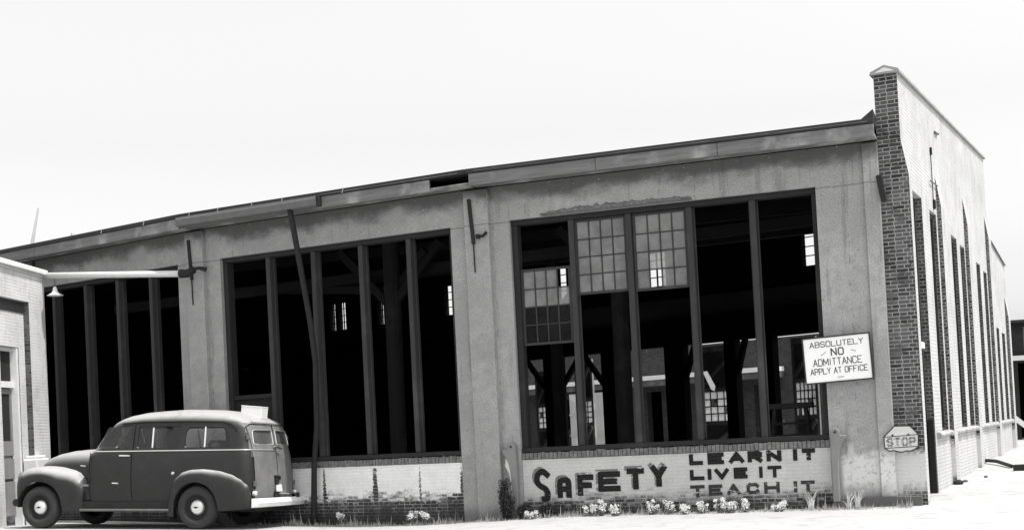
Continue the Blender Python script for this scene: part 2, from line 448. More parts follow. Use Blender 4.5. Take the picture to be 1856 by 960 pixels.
# stroke lettering: each glyph is a list of polylines on a 0..1 x 0..1 grid
G = {'A': [[(0, 0), (.5, 1), (1, 0)], [(.2, .33), (.8, .33)]], 'B': [[(0, 0), (0, 1), (.8, 1), (1, .85), (1, .65), (.8, .52), (0, .52)], [(.8, .52), (1, .38), (1, .15), (.8, 0), (0, 0)]],
     'C': [[(1, .8), (.8, 1), (.2, 1), (0, .8), (0, .2), (.2, 0), (.8, 0), (1, .2)]], 'D': [[(0, 0), (0, 1), (.75, 1), (1, .75), (1, .25), (.75, 0), (0, 0)]],
     'E': [[(1, 1), (0, 1), (0, 0), (1, 0)], [(0, .5), (.8, .5)]], 'F': [[(1, 1), (0, 1), (0, 0)], [(0, .5), (.8, .5)]],
     'H': [[(0, 0), (0, 1)], [(1, 0), (1, 1)], [(0, .5), (1, .5)]], 'I': [[(.5, 0), (.5, 1)]], 'L': [[(0, 1), (0, 0), (1, 0)]],
     'M': [[(0, 0), (0, 1), (.5, .25), (1, 1), (1, 0)]], 'N': [[(0, 0), (0, 1), (1, 0), (1, 1)]],
     'O': [[(.2, 0), (0, .2), (0, .8), (.2, 1), (.8, 1), (1, .8), (1, .2), (.8, 0), (.2, 0)]], 'P': [[(0, 0), (0, 1), (.8, 1), (1, .85), (1, .6), (.8, .45), (0, .45)]],
     'R': [[(0, 0), (0, 1), (.8, 1), (1, .85), (1, .62), (.8, .48), (0, .48)], [(.5, .48), (1, 0)]],
     'S': [[(1, .82), (.8, 1), (.2, 1), (0, .82), (0, .65), (.2, .53), (.8, .47), (1, .35), (1, .18), (.8, 0), (.2, 0), (0, .18)]],
     'T': [[(0, 1), (1, 1)], [(.5, 1), (.5, 0)]], 'U': [[(0, 1), (0, .2), (.2, 0), (.8, 0), (1, .2), (1, 1)]], 'V': [[(0, 1), (.5, 0), (1, 1)]], 'Y': [[(0, 1), (.5, .5), (1, 1)], [(.5, .5), (.5, 0)]]}
_lay = [0]
def glyph(mb, ch, x0, x1, z0, z1, w, y=-.002, t=.0015, inset=True, shape=None):
    """letter as flat painted strokes lying on the plane y, facing -y; each stroke a hair prouder than the last"""
    i = w / 2 if inset else 0
    for pl in (shape or G[ch]):
        P = [(x0 + i + p[0] * (x1 - x0 - 2 * i), z0 + i + p[1] * (z1 - z0 - 2 * i)) for p in pl]
        for a, b in zip(P, P[1:]):
            d = Vector((b[0] - a[0], b[1] - a[1])); L = d.length
            if L < 1e-6: continue
            d /= L; e = .0 if len(P) == 2 and inset else w * .42
            if len(P) == 2: e = w * .5 if inset else 0
            n = Vector((-d.y, d.x)) * w / 2; A = Vector(a) - d * e; B = Vector(b) + d * e
            _lay[0] = (_lay[0] + 1) % 9; yy = y - _lay[0] * .0003
            poly = [(A.x - n.x, A.y - n.y), (B.x - n.x, B.y - n.y), (B.x + n.x, B.y + n.y), (A.x + n.x, A.y + n.y)]
            mb.prism(poly, yy - t, yy)
    return mb

# ------------------------------------------------------------------ frames of the roundhouse
U = 1.12
CB = Vector((5.7325, 18.5774, 0))                       # outer corner of the end wall
def frame(origin, ang):                                 # x along the wall to the right, y into the building
    return T(*origin) @ Matrix.Rotation(ang, 4, 'Z')
A3 = -.3542; TURN = .1267; BW = 4.782; PI_ = 1.048; HS = 1.0; HH = 4.69; TOP = 5.25; TH = .33
FR = []
def dirv(a): return Vector((math.cos(a), math.sin(a), 0))
L3 = Vector((.0818 * U, 18.4496 * U, 0)); FR.append((L3, A3))
cur = L3; a = A3
for k in range(4):
    mid = cur - dirv(a) * PI_ / 2
    a2 = a - TURN
    cur = mid - dirv(a2) * (PI_ / 2 + BW)
    FR.append((cur, a2)); a = a2
F = [frame(o, an) for o, an in FR]                      # F[0] = nearest bay (right), F[1], F[2], ...
SA = math.pi / 2 - .45
FS = frame(CB, SA)                                      # end wall: x away from the camera, y into the building
u3 = dirv(A3); nin = Vector((-u3.y, u3.x, 0))
u3v = u3
e_ = (u3 - .417 * nin).normalized(); EA = math.atan2(e_.y, e_.x)
FG = frame(L3 + nin * 13.24, EA)                        # clerestory wall
FK = frame(L3 + nin * 17.45, EA)                        # yard wall with the stall doorways
nk = Vector((-e_.y, e_.x, 0))
FB = frame(L3 + nin * 17.45 + nk * 9, EA)               # workshop across the yard

# car frame (see cars below): the ground carries the same slight slope under it
CARO = Vector((-4.98925, 22.05530, -.0196)); HD = 2.866934; PT = .032567; RL = .0394135
cx = Vector((math.cos(HD), math.sin(HD), PT)).normalized(); cy = Vector((0, 0, 1)).cross(cx).normalized()
cy = (cy + RL * Vector((0, 0, 1))).normalized(); cz = cx.cross(cy)
FC = Matrix(((cx.x, cy.x, cz.x, CARO.x), (cx.y, cy.y, cz.y, CARO.y), (cx.z, cy.z, cz.z, CARO.z), (0, 0, 0, 1)))

def sstep(a, b, x):
    t = max(0, min(1, (x - a) / (b - a))); return t * t * (3 - 2 * t)
def gz(x, y):
    p = Vector((x, y, 0)) - Vector((CARO.x, CARO.y, 0)); h = Vector((math.cos(HD), math.sin(HD), 0)); l = Vector((-h.y, h.x, 0))
    lx, ly = p.dot(h), p.dot(l)
    w = 1 - sstep(2.2, 5.5, math.hypot((lx - 1.4) * .7, ly))
    w *= 1 - sstep(-3.4, -2.2, -ly - 0) if False else 1
    z = (-.0196 + .03257 * lx + .03941 * ly) * w
    s = (Vector((x, y, 0)) - CB); along = s.dot(dirv(SA)); out = -s.dot(Vector((-math.sin(SA), math.cos(SA), 0)))
    z += .30 * sstep(0, 16, along) * (1 - sstep(14, 40, out)) * sstep(-14, -2, out) * (1 - sstep(20, 60, along))
    z += .07 * sstep(-.5, 1.2, along) * sstep(-1.5, 0, out) * (1 - sstep(3, 7, out)) * (1 - sstep(6, 14, along))
    return z

# ------------------------------------------------------------------ ground
def axis(lo, hi, flo, fhi, step, far):
    a = [flo + i * step for i in range(int((fhi - flo) / step) + 1)]
    l = []; x = flo; d = step
    while x > lo: d *= 1.5; x -= d; l.append(x)
    r = []; x = a[-1]; d = step
    while x < hi: d *= 1.5; x += d; r.append(x)
    return list(reversed(l)) + a + r
xs = axis(-900, 900, -16, 22, .5, 0); ys = axis(-200, 1500, 10, 46, .5, 0)
g = MB().grid([[(x, y, gz(x, y)) for x in xs] for y in ys])
o = kind(link('ground', g, 'ground', smooth=True), 'structure')
# added floor inside the shed, black to keep light from bouncing
outer = [CB + Vector((0, 0, 0))] + [F[0] @ Vector((-PI_ / 2, 0, 0))] + [F[k] @ Vector((-PI_ / 2, 0, 0)) for k in (1, 2, 3)]
def online(Fm, x): return Fm @ Vector((x, 0, 0))
inner_x = [3.45, -4.0, -10.5, -17, -23]
fl = MB()
for k in range(4):
    a0 = outer[k]; a1 = outer[k + 1]; b0 = online(FK, inner_x[k]); b1 = online(FK, inner_x[k + 1])
    s = 0.25
    def ins(p): return (p + nin * s).to_tuple()
    fl.quad((*ins(a1)[:2], .10), (*ins(a0)[:2], .10), (*b0.to_tuple()[:2], .34), (*b1.to_tuple()[:2], .34))
kind(link('interior_floor', fl, 'black'), 'structure')

# ------------------------------------------------------------------ THE ROUNDHOUSE
RH = thing('roundhouse', 'long brick and grey stucco roundhouse with tall open window bays, most of the glass gone', 'building', T(*L3))
# facade stucco, piers, brick aprons, windows
for k in range(4):
    Fm = F[k]; x0 = -PI_ / 2; x1 = BW + PI_ / 2
    if k == 0: x1 = 5.69
    mb = wall_grid(MB(), x0, x1, 0, TH, -.5, lambda x: TOP, [(0, BW, -.6, HH)])
    mb2 = MB()
    wall_grid(mb2, x0, x1, 0, TH, -.5, lambda x: TOP, [(0, BW, -.5, HH)])
    link('stucco_wall', mb2, 'stucco_corner' if k == 0 else 'stucco', RH, Fm)
    ap = MB().box(0.003, BW - .003, .035, TH - .02, -.5, .885)
    r = random.Random(k); x = .003; rk = MB()
    while x < BW - .05:                                                  # brick-on-edge course under the sill
        w = .052 + r.random() * .012; rk.box(x, x + w, .012 + r.random() * .014, TH - .03, .889, .982 + r.random() * .014); x += w + .007
    link('brick_apron', ap, 'apron_grey' if k == 0 else 'apron_white', RH, Fm, bevel=.004)
    link('brick_on_edge_course', rk, 'rowlock', RH, Fm, bevel=.006)
    # window frame: head, jambs, sill as the frame; mullions as its own pieces
    fr = MB()
    fr.box(0.004, .10, .07, .25, HS + .075, HH - .084); fr.box(BW - .075, BW - .004, .07, .25, HS + .075, HH - .084)
    fr.box(0.004, BW - .004, .065, .26, HH - .08, HH - .004); fr.box(0.004, BW - .004, .04, .28, HS, HS + .072)
    wf = link('window_frame', fr, 'frame', RH, Fm, bevel=.006)
    cuts = [.94, 1.88, 2.83, 3.80] if k == 0 else [.95, 1.94, 2.91, 3.87]
    for c in cuts:
        j = r.uniform(-.012, .012)
        link('mullion', MB().box(c - .005 + j, c + .085 + j, .075, .27, HS + .075, HH - .084).box(c - .03 + j, c - .006 + j, .16, .20, HS + .076, HH - .085).box(c + .086 + j, c + .11 + j, .16, .20, HS + .076, HH - .085), 'mull', wf, Fm, bevel=.006)
# pilasters between the bays and at the corner
for k in range(4):
    o_ = outer[k + 1]; an = (FR[k][1] + FR[k + 1][1]) / 2 if k < 3 else FR[k][1]
    Fm = frame(o_, an)
    pil = MB().box(-.225, .205, -.075, .02, -.4, TOP - .03)
    if k < 3: link('pilaster', pil, 'stucco', RH, Fm, bevel=.008)
    if k < 2:
        link('iron_strap', MB().bar((-.11, -.095, 5.08), (-.06, -.095, 4.36), .055, .03).bar((-.065, -.095, 4.5), (-.058, -.095, 3.9), .018, .012), 'iron', RH, Fm)
link('iron_lug', MB().tube([(.16, -.1, 4.52), (.12, -.15, 4.46), (.05, -.13, 4.47)], .025).box(.0, .05, -.16, -.09, 4.43, 4.5), 'iron', RH, frame(outer[1], A3))
link('corner_pilaster', MB().box(5.47, 5.687, -.05, -.001, -.4, TOP - .02), 'stucco_corner', RH, F[0], bevel=.008)
# concrete footing at the corner, whitewashed wall above
link('concrete_footing', MB().box(4.80, 6.03, -.085, -.052, -.45, .155).box(4.80, 5.46, -.05, -.003, -.45, .12), 'concrete', RH, F[0], bevel=.012)
# broken concrete along the header of the near bay
sp = MB(); r = random.Random(3); rows = []
nn = 70
for i in range(nn + 1):
    x = .52 + (2.95 - .52) * i / nn; env = math.sin(math.pi * min(1, i / nn * 1.0)) ** .4
    h = (.035 + .05 * r.random()) * env
    rows.append([(x, -.001, HH + .02), (x, -.012 - .02 * r.random(), HH + .03 + h * .3), (x, -.006 - .02 * r.random(), HH + .03 + h * .75), (x, .004, HH + .035 + h + .01)])
sp.grid([[rows[i][j] for i in range(nn + 1)] for j in range(4)])
link('spalled_lintel_edge', sp, 'spall', RH, F[0])
link('lintel_flashing', MB().bar((.55, -.01, HH + .008), (2.95, -.01, HH + .008), .02, .008), 'concrete', RH, F[0])

# glazing left in the near bay
def sash(Fm, x0, x1, z0, z1, nc, nr, y=.15, panes=None, parentname='glazed_sash', frm='mull', missing=(), lab=None):
    s = MB(); b = .038
    s.box(x0, x1, y - .02, y + .02, z0, z0 + b).box(x0, x1, y - .02, y + .02, z1 - b, z1)
    s.box(x0, x0 + b, y - .02, y + .02, z0 + b, z1 - b).box(x1 - b, x1, y - .02, y + .02, z0 + b, z1 - b)
    for i in range(1, nc):
        x = x0 + b + (x1 - x0 - 2 * b) * i / nc; s.box(x - .009, x + .009, y - .014, y + .014, z0 + b, z1 - b)
    for j in range(1, nr):
        z = z0 + b + (z1 - z0 - 2 * b) * j / nr; s.box(x0 + b, x1 - b, y - .010, y + .010, z - .009, z + .009)
    o = link(parentname, s, frm, RH, Fm, label=lab)
    for nm, mt, rws in panes:
        p = MB()
        for j in rws:
            for i in range(nc):
                if (i, j) in missing: continue
                xa = x0 + b + (x1 - x0 - 2 * b) * i / nc; xb = x0 + b + (x1 - x0 - 2 * b) * (i + 1) / nc
                za = z0 + b + (z1 - z0 - 2 * b) * j / nr; zb = z0 + b + (z1 - z0 - 2 * b) * (j + 1) / nr
                t = random.uniform(-.004, .004)
                p.quad((xa, y + t, za), (xb, y - t, za), (xb, y + t * .5, zb), (xa, y - t, zb))
        link(nm, p, mt, o, Fm)
    return o
sash(F[0], .105, .93, 2.69, 3.90, 4, 4, panes=[('grimy_panes', 'clearish', [0, 1]), ('dusty_panes', 'dusty', [2, 3])], missing=[(3, 3)], lab='lowered sash with dark lower panes')
sash(F[0], 1.035, 1.87, 3.42, HH - .09, 4, 4, panes=[('dusty_panes', 'dusty', [0, 1, 2, 3])])
sash(F[0], 1.975, 2.82, 3.40, HH - .09, 4, 4, panes=[('dusty_panes', 'dusty', [0, 1, 2, 3])], missing=[(1, 0)])
# boarded bottom panel and rail at the left of the middle bay
link('boarded_panel', MB().box(.10, .945, .14, .17, HS + .075, 2.14).box(.10, .945, .10, .20, 2.145, 2.22), 'frame', RH, F[1], label='dark board closing the foot of one window panel')

# painted words on the brick under the near bay
def words(specs, w, mat, name, lab, y=.033):
    mb = MB()
    for ch, x0, x1, z0, z1 in specs: glyph(mb, ch, x0, x1, z0, z1, w, y=y)
    return link(name, mb, mat, RH, F[0], label=lab)
def smooth(P, n_=5):
    out = []
    for i in range(len(P) - 1):
        p0, p1, p2, p3 = P[max(i - 1, 0)], P[i], P[i + 1], P[min(i + 2, len(P) - 1)]
        for k in range(n_):
            t = k / n_; out.append(tuple(.5 * (2 * p1[q] + (p2[q] - p0[q]) * t + (2 * p0[q] - 5 * p1[q] + 4 * p2[q] - p3[q]) * t * t + (3 * p1[q] - p0[q] - 3 * p2[q] + p3[q]) * t ** 3) for q in (0, 1)))
    return out + [P[-1]]
Sg = [smooth([(1, .86), (.55, .98), (.12, .88), (.02, .66), (.25, .5), (.75, .36), (.95, .2), (.88, .04), (.6, 0)])]
Ag = [[(0, 0)] + smooth([(0, .7), (.1, .92), (.35, 1), (.7, 1), (.92, .92), (1, .7)], 3) + [(1, 0)], [(0, .42), (1, .42)]]
mb = MB(); sh = MB()
saf = [('S', .19, .455, .215, .74, Sg), ('A', .565, .80, .26, .585, Ag), ('F', .90, 1.17, .285, .62, None), ('E', 1.235, 1.60, .345, .655, None), ('T', 1.70, 1.975, .365, .69, None), ('Y', 2.075, 2.33, .395, .725, None)]
for ch, x0, x1, z0, z1, sh_ in saf:
    glyph(mb, ch, x0, x1, z0, z1, .088, y=.0305, shape=sh_)
    glyph(sh, ch, x0 - .035, x1 - .035, z0 + .02, z1 + .035, .07, y=.0338, shape=sh_)
link('painted_word_shading', sh, 'wordshade', RH, F[0], label='grey shading of the large painted word')
link('painted_word', mb, 'word', RH, F[0], label='large black word SAFETY rising to the right')
words([('L', 2.685, 2.90, .70, .872), ('E', 2.965, 3.22, .70, .875), ('A', 3.29, 3.52, .705, .875), ('R', 3.57, 3.785, .705, .878), ('N', 3.85, 4.07, .708, .878)], .062, 'word', 'painted_word', 'black word LEARN', .0305)
words([('I', 4.21, 4.33, .71, .88), ('T', 4.37, 4.56, .71, .88)], .062, 'word', 'painted_word', 'black word IT after LEARN', .0305)
words([('L', 2.685, 2.91, .472, .635), ('I', 2.93, 3.04, .474, .636), ('V', 3.06, 3.28, .474, .638), ('E', 3.35, 3.56, .475, .642)], .058, 'word', 'painted_word', 'black word LIVE', .0305)
words([('I', 3.70, 3.81, .475, .645), ('T', 3.855, 4.06, .475, .648)], .052, 'word', 'painted_word', 'black word IT after LIVE', .0305)
words([('T', 2.68, 2.90, .215, .398), ('E', 2.96, 3.17, .235, .398), ('A', 3.23, 3.44, .232, .40), ('C', 3.53, 3.72, .24, .405), ('H', 3.79, 4.02, .24, .41)], .05, 'wordworn', 'painted_word', 'faded word TEACH', .0305)
words([('I', 4.20, 4.30, .245, .412), ('T', 4.33, 4.53, .245, .414)], .05, 'wordworn', 'painted_word', 'faded word IT after TEACH', .0305)

# cast guards hooked round the pier feet
def guard(Fm, mir, ox):
    P = [(0, 1.05), (.005, 1.12), (.05, 1.165), (.10, 1.165), (.145, 1.12), (.15, 1.06), (.235, 1.055), (.225, 1.01), (.18, .95), (.13, .84), (.105, .70), (.095, .45), (.095, .10), (0, .10)]
    P = [((ox + p[0]) if not mir else (ox - p[0]), p[1]) for p in P]
    if mir: P = P[::-1]
    link('corner_guard', MB().prism(P, -.125, -.015), 'castgrey', RH, Fm, bevel=.012)
    c = ox + (.075 if not mir else -.075)
    link('guard_bolt', MB().lathe([(0, -.012), (.016, -.010), (.018, 0)], 12, T(c, -.127, 1.105)), 'iron', RH, Fm)
guard(F[0], False, 4.80); guard(F[0], True, -.045)
link('plaster_patch', MB().prism([(-.255, .96), (-.215, .97), (-.165, .86), (-.135, .66), (-.135, .25), (-.185, .22), (-.19, .5), (-.215, .68), (-.275, .80)], -.006, -.002), 'patch', RH, F[0], label='bright white bare patch beside the pier')

# roof edge: tar edge, fascia boards, gutter
ZF0, ZF1 = 5.235, 5.425
def roofedge(k, x0, x1):
    link('roof_edge', MB().box(x0, x1, -.43, .1, ZF1 + .003, ZF1 + .075), 'tar', RH, F[k], bevel=.006)
    link('soffit', MB().box(x0, x1, -.362, .0, ZF0 + .03, ZF0 + .06), 'fascia', RH, F[k])
for k in range(4): roofedge(k, -PI_ / 2 - .025, (5.685 if k == 0 else BW + PI_ / 2 + .02))
def fascia(k, x0, x1, dz=0, dy=0):
    link('fascia_board', MB().box(x0, x1, -.405 + dy, -.365 + dy, ZF0 + dz, ZF1 - .002 + dz * .3), 'fascia', RH, F[k], bevel=.005)
fascia(0, -.50, 1.58); fascia(0, 1.586, 3.45, .004); fascia(0, 3.456, 5.684, 0, -.003)
fascia(1, 2.47, 4.66); fascia(2, 1.1, BW + .54); fascia(2, -.5, 1.094, .004); fascia(3, 0, BW + .5)
link('gutter', MB().prism([(0, 0), (0, 1)], 0, 1) if False else MB().grid([[(x, y, z) for x in (-.54, .9, 2.52)] for y, z in ((-.42, ZF1 + .01), (-.50, ZF1), (-.52, ZF1 - .05), (-.50, ZF0 + .04), (-.42, ZF0 + .015), (-.36, ZF0 + .02), (-.36, ZF1 - .03))]), 'gutter', RH, F[1])
link('gutter_end', MB().box(2.52, 2.56, -.51, -.36, ZF0 + .02, ZF1 + .008), 'iron', RH, F[1])
for k, xx in ((1, (-.3, .35, 1.1, 1.75)), (1, (3.0,)), (2, (4.4, 3.2))):
    for x in xx: link('roofing_seam', MB().bar((x, -.437, ZF1 - .005), (x + .03, -.437, ZF1 + .08), .012, .01), 'lightseam', RH, F[k])
link('roofing_seam', MB().box(-.4, 5.6, -.436, -.4305, ZF1 + .03, ZF1 + .037), 'fascia', RH, F[0])
link('roofing_seam', MB().box(.5, 5.2, -.436, -.4305, ZF1 + .022, ZF1 + .03), 'fascia', RH, F[1])
link('corner_flashing', MB().prism([(5.52, ZF1 + .078), (5.685, ZF1 + .078), (5.685, ZF1 + .20)], -.42, .1), 'tar', RH, F[0])
# downspout from the gutter, leaning, then down the wall to the ground
link('downspout', MB().tube([(1.92, -.44, ZF0 + .05), (1.94, -.42, 5.1), (1.97, -.30, 4.4), (2.03, -.16, 3.4), (2.06, -.10, 2.7), (2.02, -.09, 1.6), (1.93, -.10, .9), (1.88, -.10, .1), (1.88, -.10, -.1)], [.05, .052, .052, .05, .05, .05, .05, .055, .055], 10), 'iron', RH, F[1], smooth=True)

# roofs: high part up to the clerestory, lower lean-to behind it
ox = [CB + dirv(SA) * .0] + outer[1:]
gx = [4.55, -2.7, -9.3, -16, -22]
rf = MB()
for k in range(4):
    a0, a1 = ox[k], ox[k + 1]
    if k == 0: a0 = F[0] @ Vector((5.68, 0, 0))
    a0 = a0 - nin * 0; b0 = online(FG, gx[k]); b1 = online(FG, gx[k + 1])
    if k == 0: b0 = FS @ Vector((11.3, .34, 0))
    top = [(a0.x, a0.y, 5.49), (a1.x, a1.y, 5.49), (b1.x, b1.y, 6.2), (b0.x, b0.y, 6.2)]
    rf.quad(*reversed(top)); rf.quad(*[(p[0], p[1], p[2] - .2) for p in top])
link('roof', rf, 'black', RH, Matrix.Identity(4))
rf = MB()
for k in range(4):
    a0 = online(FG, gx[k]); a1 = online(FG, gx[k + 1]); b0 = online(FK, inner_x[k]) - nk * -.5; b1 = online(FK, inner_x[k + 1]) + nk * .5
    if k == 0: a0 = FS @ Vector((11.6, .34, 0)); b0 = FS @ Vector((15.6, .34, 0))
    top = [(a0.x, a0.y, 4.72), (a1.x, a1.y, 4.72), (b1.x, b1.y, 4.45), (b0.x, b0.y, 4.45)]
    rf.quad(*reversed(top)); rf.quad(*[(p[0], p[1], p[2] - .2) for p in top])
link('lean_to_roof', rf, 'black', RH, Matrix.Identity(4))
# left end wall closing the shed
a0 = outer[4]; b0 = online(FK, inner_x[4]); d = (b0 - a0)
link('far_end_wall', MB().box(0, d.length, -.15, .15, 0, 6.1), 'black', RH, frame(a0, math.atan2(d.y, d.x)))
# clerestory wall with its tall narrow lights
cl = [(-14.45, -14.12), (-13.98, -13.60), (-12.05, -11.74), (-9.0, -8.45), (-6.7, -6.35), (-4.75, -4.15), (-1.45, -.78), (3.2, 3.9)]
mb = wall_grid(MB(), -22, 5.6, 0, .2, 4.55, lambda x: 6.15, [(a_, b_, 4.87, 5.76) for a_, b_ in cl])
cw_ = link('clerestory_wall', mb, 'black', RH, FG)
for a_, b_ in cl:
    mt = MB(); x = (a_ + b_) / 2; mt.box(x - .018, x + .018, .08, .11, 4.87, 5.76)
    for j in range(1, 4): z = 4.87 + .89 * j / 4 + .02; mt.box(a_, b_, .085, .105, z - .012, z + .012)
    link('clerestory_glazing_bars', mt, 'black', cw_, FG)
# yard wall: lintel, posts and braces, doors swung open
link('yard_lintel', MB().box(-23, 4.2, 0, .4, 3.56, 4.6), 'black', RH, FK)
yp = [(-26, -8.05), (-6.98, -6.3), (-4.6, -4.1), (-2.2, -1.53), (.26 - .36, .27), (1.08, 1.5), (3.2, 4.4)]
for a_, b_ in yp: link('yard_post', MB().box(a_, b_, .0, .3, .0, 3.56), 'black', RH, FK)
for x, dx in ((-6.3, .8), (-6.98, -.8), (-4.6, -.75), (-4.1, .0), (-2.2, .0), (-1.53, .4), (-.1, 0), (.27, .3)):
    if dx: link('yard_brace', MB().bar((x, .1, 2.6), (x + dx, .1, 3.56), .14, .14), 'black', RH, FK)
def stall_door(x0, x1, y, z1=3.45, z0=.35, wz=(1.25, 2.18), nc=4, nr=4, lab=None, fill='paleglass', brace=1, mat='door', railm='door'):
    d = MB(); w = x1 - x0; f = .085
    d.box(x0 + f, x1 - f, y - .02, y + .02, wz[1] + .12, z1 - .17)
    o = link('stall_door', d, mat, RH, FK, label=lab)
    link('lower_door_panel', MB().box(x0 + f, x1 - f, y - .02, y + .02, z0 + .3, wz[0] - .12), mat, o, FK)
    rl = MB().box(x0, x0 + f, y - .04, y + .04, z0, z1).box(x1 - f, x1, y - .04, y + .04, z0, z1)
    for za, zb in ((z1 - .17, z1), (wz[1], wz[1] + .12), (wz[0] - .12, wz[0]), (z0, z0 + .3)): rl.box(x0 + f, x1 - f, y - .04, y + .04, za, zb)
    if brace:
        a_, b_ = (x0 + f, x1 - f) if brace > 0 else (x1 - f, x0 + f)
        rl.bar((a_, y - .055, wz[1] + .16), (b_, y - .055, z1 - .2), .05, .09); rl.bar((a_, y - .055, z0 + .05), (b_, y - .055, wz[0] - .14), .05, .09)
    link('door_rails', rl, 'doorlight' if railm else 'door', o, FK)
    bars = MB(); gl = MB()
    for i in range(1, nc): x = x0 + f + (w - 2 * f) * i / nc; bars.box(x - .014, x + .014, y - .015, y + .015, *wz)
    for j in range(1, nr): z = wz[0] + (wz[1] - wz[0]) * j / nr; bars.box(x0 + f, x1 - f, y - .012, y + .012, z - .014, z + .014)
    link('door_glazing_bars', bars, 'frame', o, FK)
    rr = random.Random(int(x0 * 100))
    for i in range(nc):
        for j in range(nr):
            if rr.random() < .12: continue
            xa = x0 + f + (w - 2 * f) * i / nc; xb = x0 + f + (w - 2 * f) * (i + 1) / nc
            za = wz[0] + (wz[1] - wz[0]) * j / nr; zb = wz[0] + (wz[1] - wz[0]) * (j + 1) / nr
            gl.quad((xa, y, za), (xb, y, za), (xb, y, zb), (xa, y, zb))
    if gl.f: link('door_panes', gl, fill, o, FK)
    return o
stall_door(1.62, 2.40, .8, 3.50, lab='open stall door with a diagonal brace over a five light window', nc=5, nr=4, wz=(1.35, 2.25))
stall_door(-1.50, -.15, .8, 3.50, lab='wide open stall door with a diagonal brace and two rows of lights', nc=5, nr=4, wz=(1.30, 2.15))
stall_door(-6.33, -5.60, .8, 3.46, lab='open stall door with three columns of pale lights', nc=3, nr=4, wz=(1.45, 2.12))
stall_door(-8.05, -7.35, .8, 3.20, lab='leftmost open stall door, shorter than the rest', nc=3, nr=4, wz=(1.35, 2.02))
stall_door(-2.95, -2.15, 3.5, 2.9, lab='dark door leaf seen through the middle doorway', nc=4, nr=4, wz=(1.25, 1.75), fill='dusty', brace=0, mat='frame', railm=None)
stall_door(2.45, 3.0, 1.4, 3.40, lab='narrow shaded door leaf beside the braced door', nc=2, nr=4, wz=(1.25, 1.5), brace=0, mat='door', fill='clearish', railm=None)

# columns, braces and tie beams inside the shed
def column(x, y, w=.3, h=5.4, br=True):
    o = link('column', MB().tube([(x, y, -.1), (x + .03, y, h)], w / 2, 12), 'post', RH, F[0])
    if br:
        link('column_brace', MB().bar((x, y, h - 1.5), (x - 1.1, y, h - .3), .13, .16).bar((x, y, h - 1.5), (x + 1.1, y, h - .3), .13, .16), 'beam', o, F[0])
column(.62, 4.0, .33); column(-4.02, 4.0, .33); column(-2.3, 9.0, .3)
link('tie_beam', MB().bar((-11, 4.6, 4.45), (5.3, 4.2, 4.85), .18, .2).bar((-11.5, 9.3, 5.15), (4.7, 9.0, 5.35), .2, .22), 'beam', RH, F[0])
link('tie_beam', MB().bar((-4.02, 4.1, 4.25), (-8.9, 5.3, 4.75), .12, .16).bar((-4.0, 4.1, 4.2), (-3.2, 3.9, 4.95), .1, .14), 'beam', RH, F[0])
link('roof_purlins', MB().bar((-11, 2.0, 5.2), (5.3, 2.0, 5.2), .14, .2).bar((-11.5, 6.8, 5.45), (4.9, 6.8, 5.45), .14, .2), 'beam', RH, F[0])
# fallen timber and white strip inside the near bay
# ---- end wall (right): piercing windows, door, buttresses, coping
hol = [(.50, 1.70, -.5, 4.62), (2.48, 3.22, .98, 4.55), (5.02, 5.78, .98, 4.43), (6.25, 6.92, .98, 4.38), (8.82, 9.50, .98, 4.29), (10.08, 10.72, .98, 4.22)]
wt1 = lambda x: 6.215 + (x / 11.5) * .64
mb = wall_grid(MB(), 0, 11.5, 0, TH, -.5, wt1, hol)
link('end_wall', mb, 'side', RH, FS, label='white painted brick end wall with dark unpainted window reveals')
hol2 = [(12.05, 12.78, .98, 3.12), (13.4, 14.12, .98, 3.05)]
mb = wall_grid(MB(), 11.505, 15.1, 0.002, TH, -.5, lambda x: 5.06 - (x - 11.5) * .085, hol2)
link('end_wall', mb, 'side', RH, FS, label='lower far section of the white end wall')
for h in hol[1:] + hol2:
    x0, x1, z0, z1 = h; w = MB(); y0 = .05
    w.box(x0, x0 + .06, y0, y0 + .08, z0, z1).box(x1 - .06, x1 - .001, y0, TH + .02, z0, z1).box(x0 + .06, x1 - .06, y0, y0 + .08, z1 - .08, z1).box(x0 + .06, x1 - .06, y0, y0 + .08, z0, z0 + .07)
    w.box((x0 + x1) / 2 - .02, (x0 + x1) / 2 + .02, y0 + .01, y0 + .07, z0 + .07, z1 - .08)
    o = link('end_wall_window', w, 'mull', RH, FS)
    link('window_pane', MB().quad((x0 + .06, y0 + .04, z0 + .07), (x1 - .06, y0 + .04, z0 + .07), (x1 - .06, y0 + .04, z1 - .08), (x0 + .06, y0 + .04, z1 - .08)), 'darkpane', o, FS)
dr = MB().box(.50, .70, .10, .2, -.1, 4.62).box(1.62, 1.699, .10, TH + .02, -.1, 4.62).box(.7, 1.62, .10, .2, 4.53, 4.62).box(.7, 1.62, .06, .2, 2.26, 2.34)
o = link('door_frame', dr, 'mull', RH, FS)
link('door_transom_ledge', MB().box(.60, 1.0, -.02, .09, 2.27, 2.36), 'white', RH, FS)
link('side_door', MB().box(.71, 1.61, .15, .19, .0, 2.25), 'frame', RH, FS)
link('transom_pane', MB().box(.71, 1.61, .15, .16, 2.35, 4.52), 'darkpane', RH, FS)
link('side_door_post', MB().box(1.56, 1.66, .0, .09, -.1, 1.2), 'post', RH, FS)
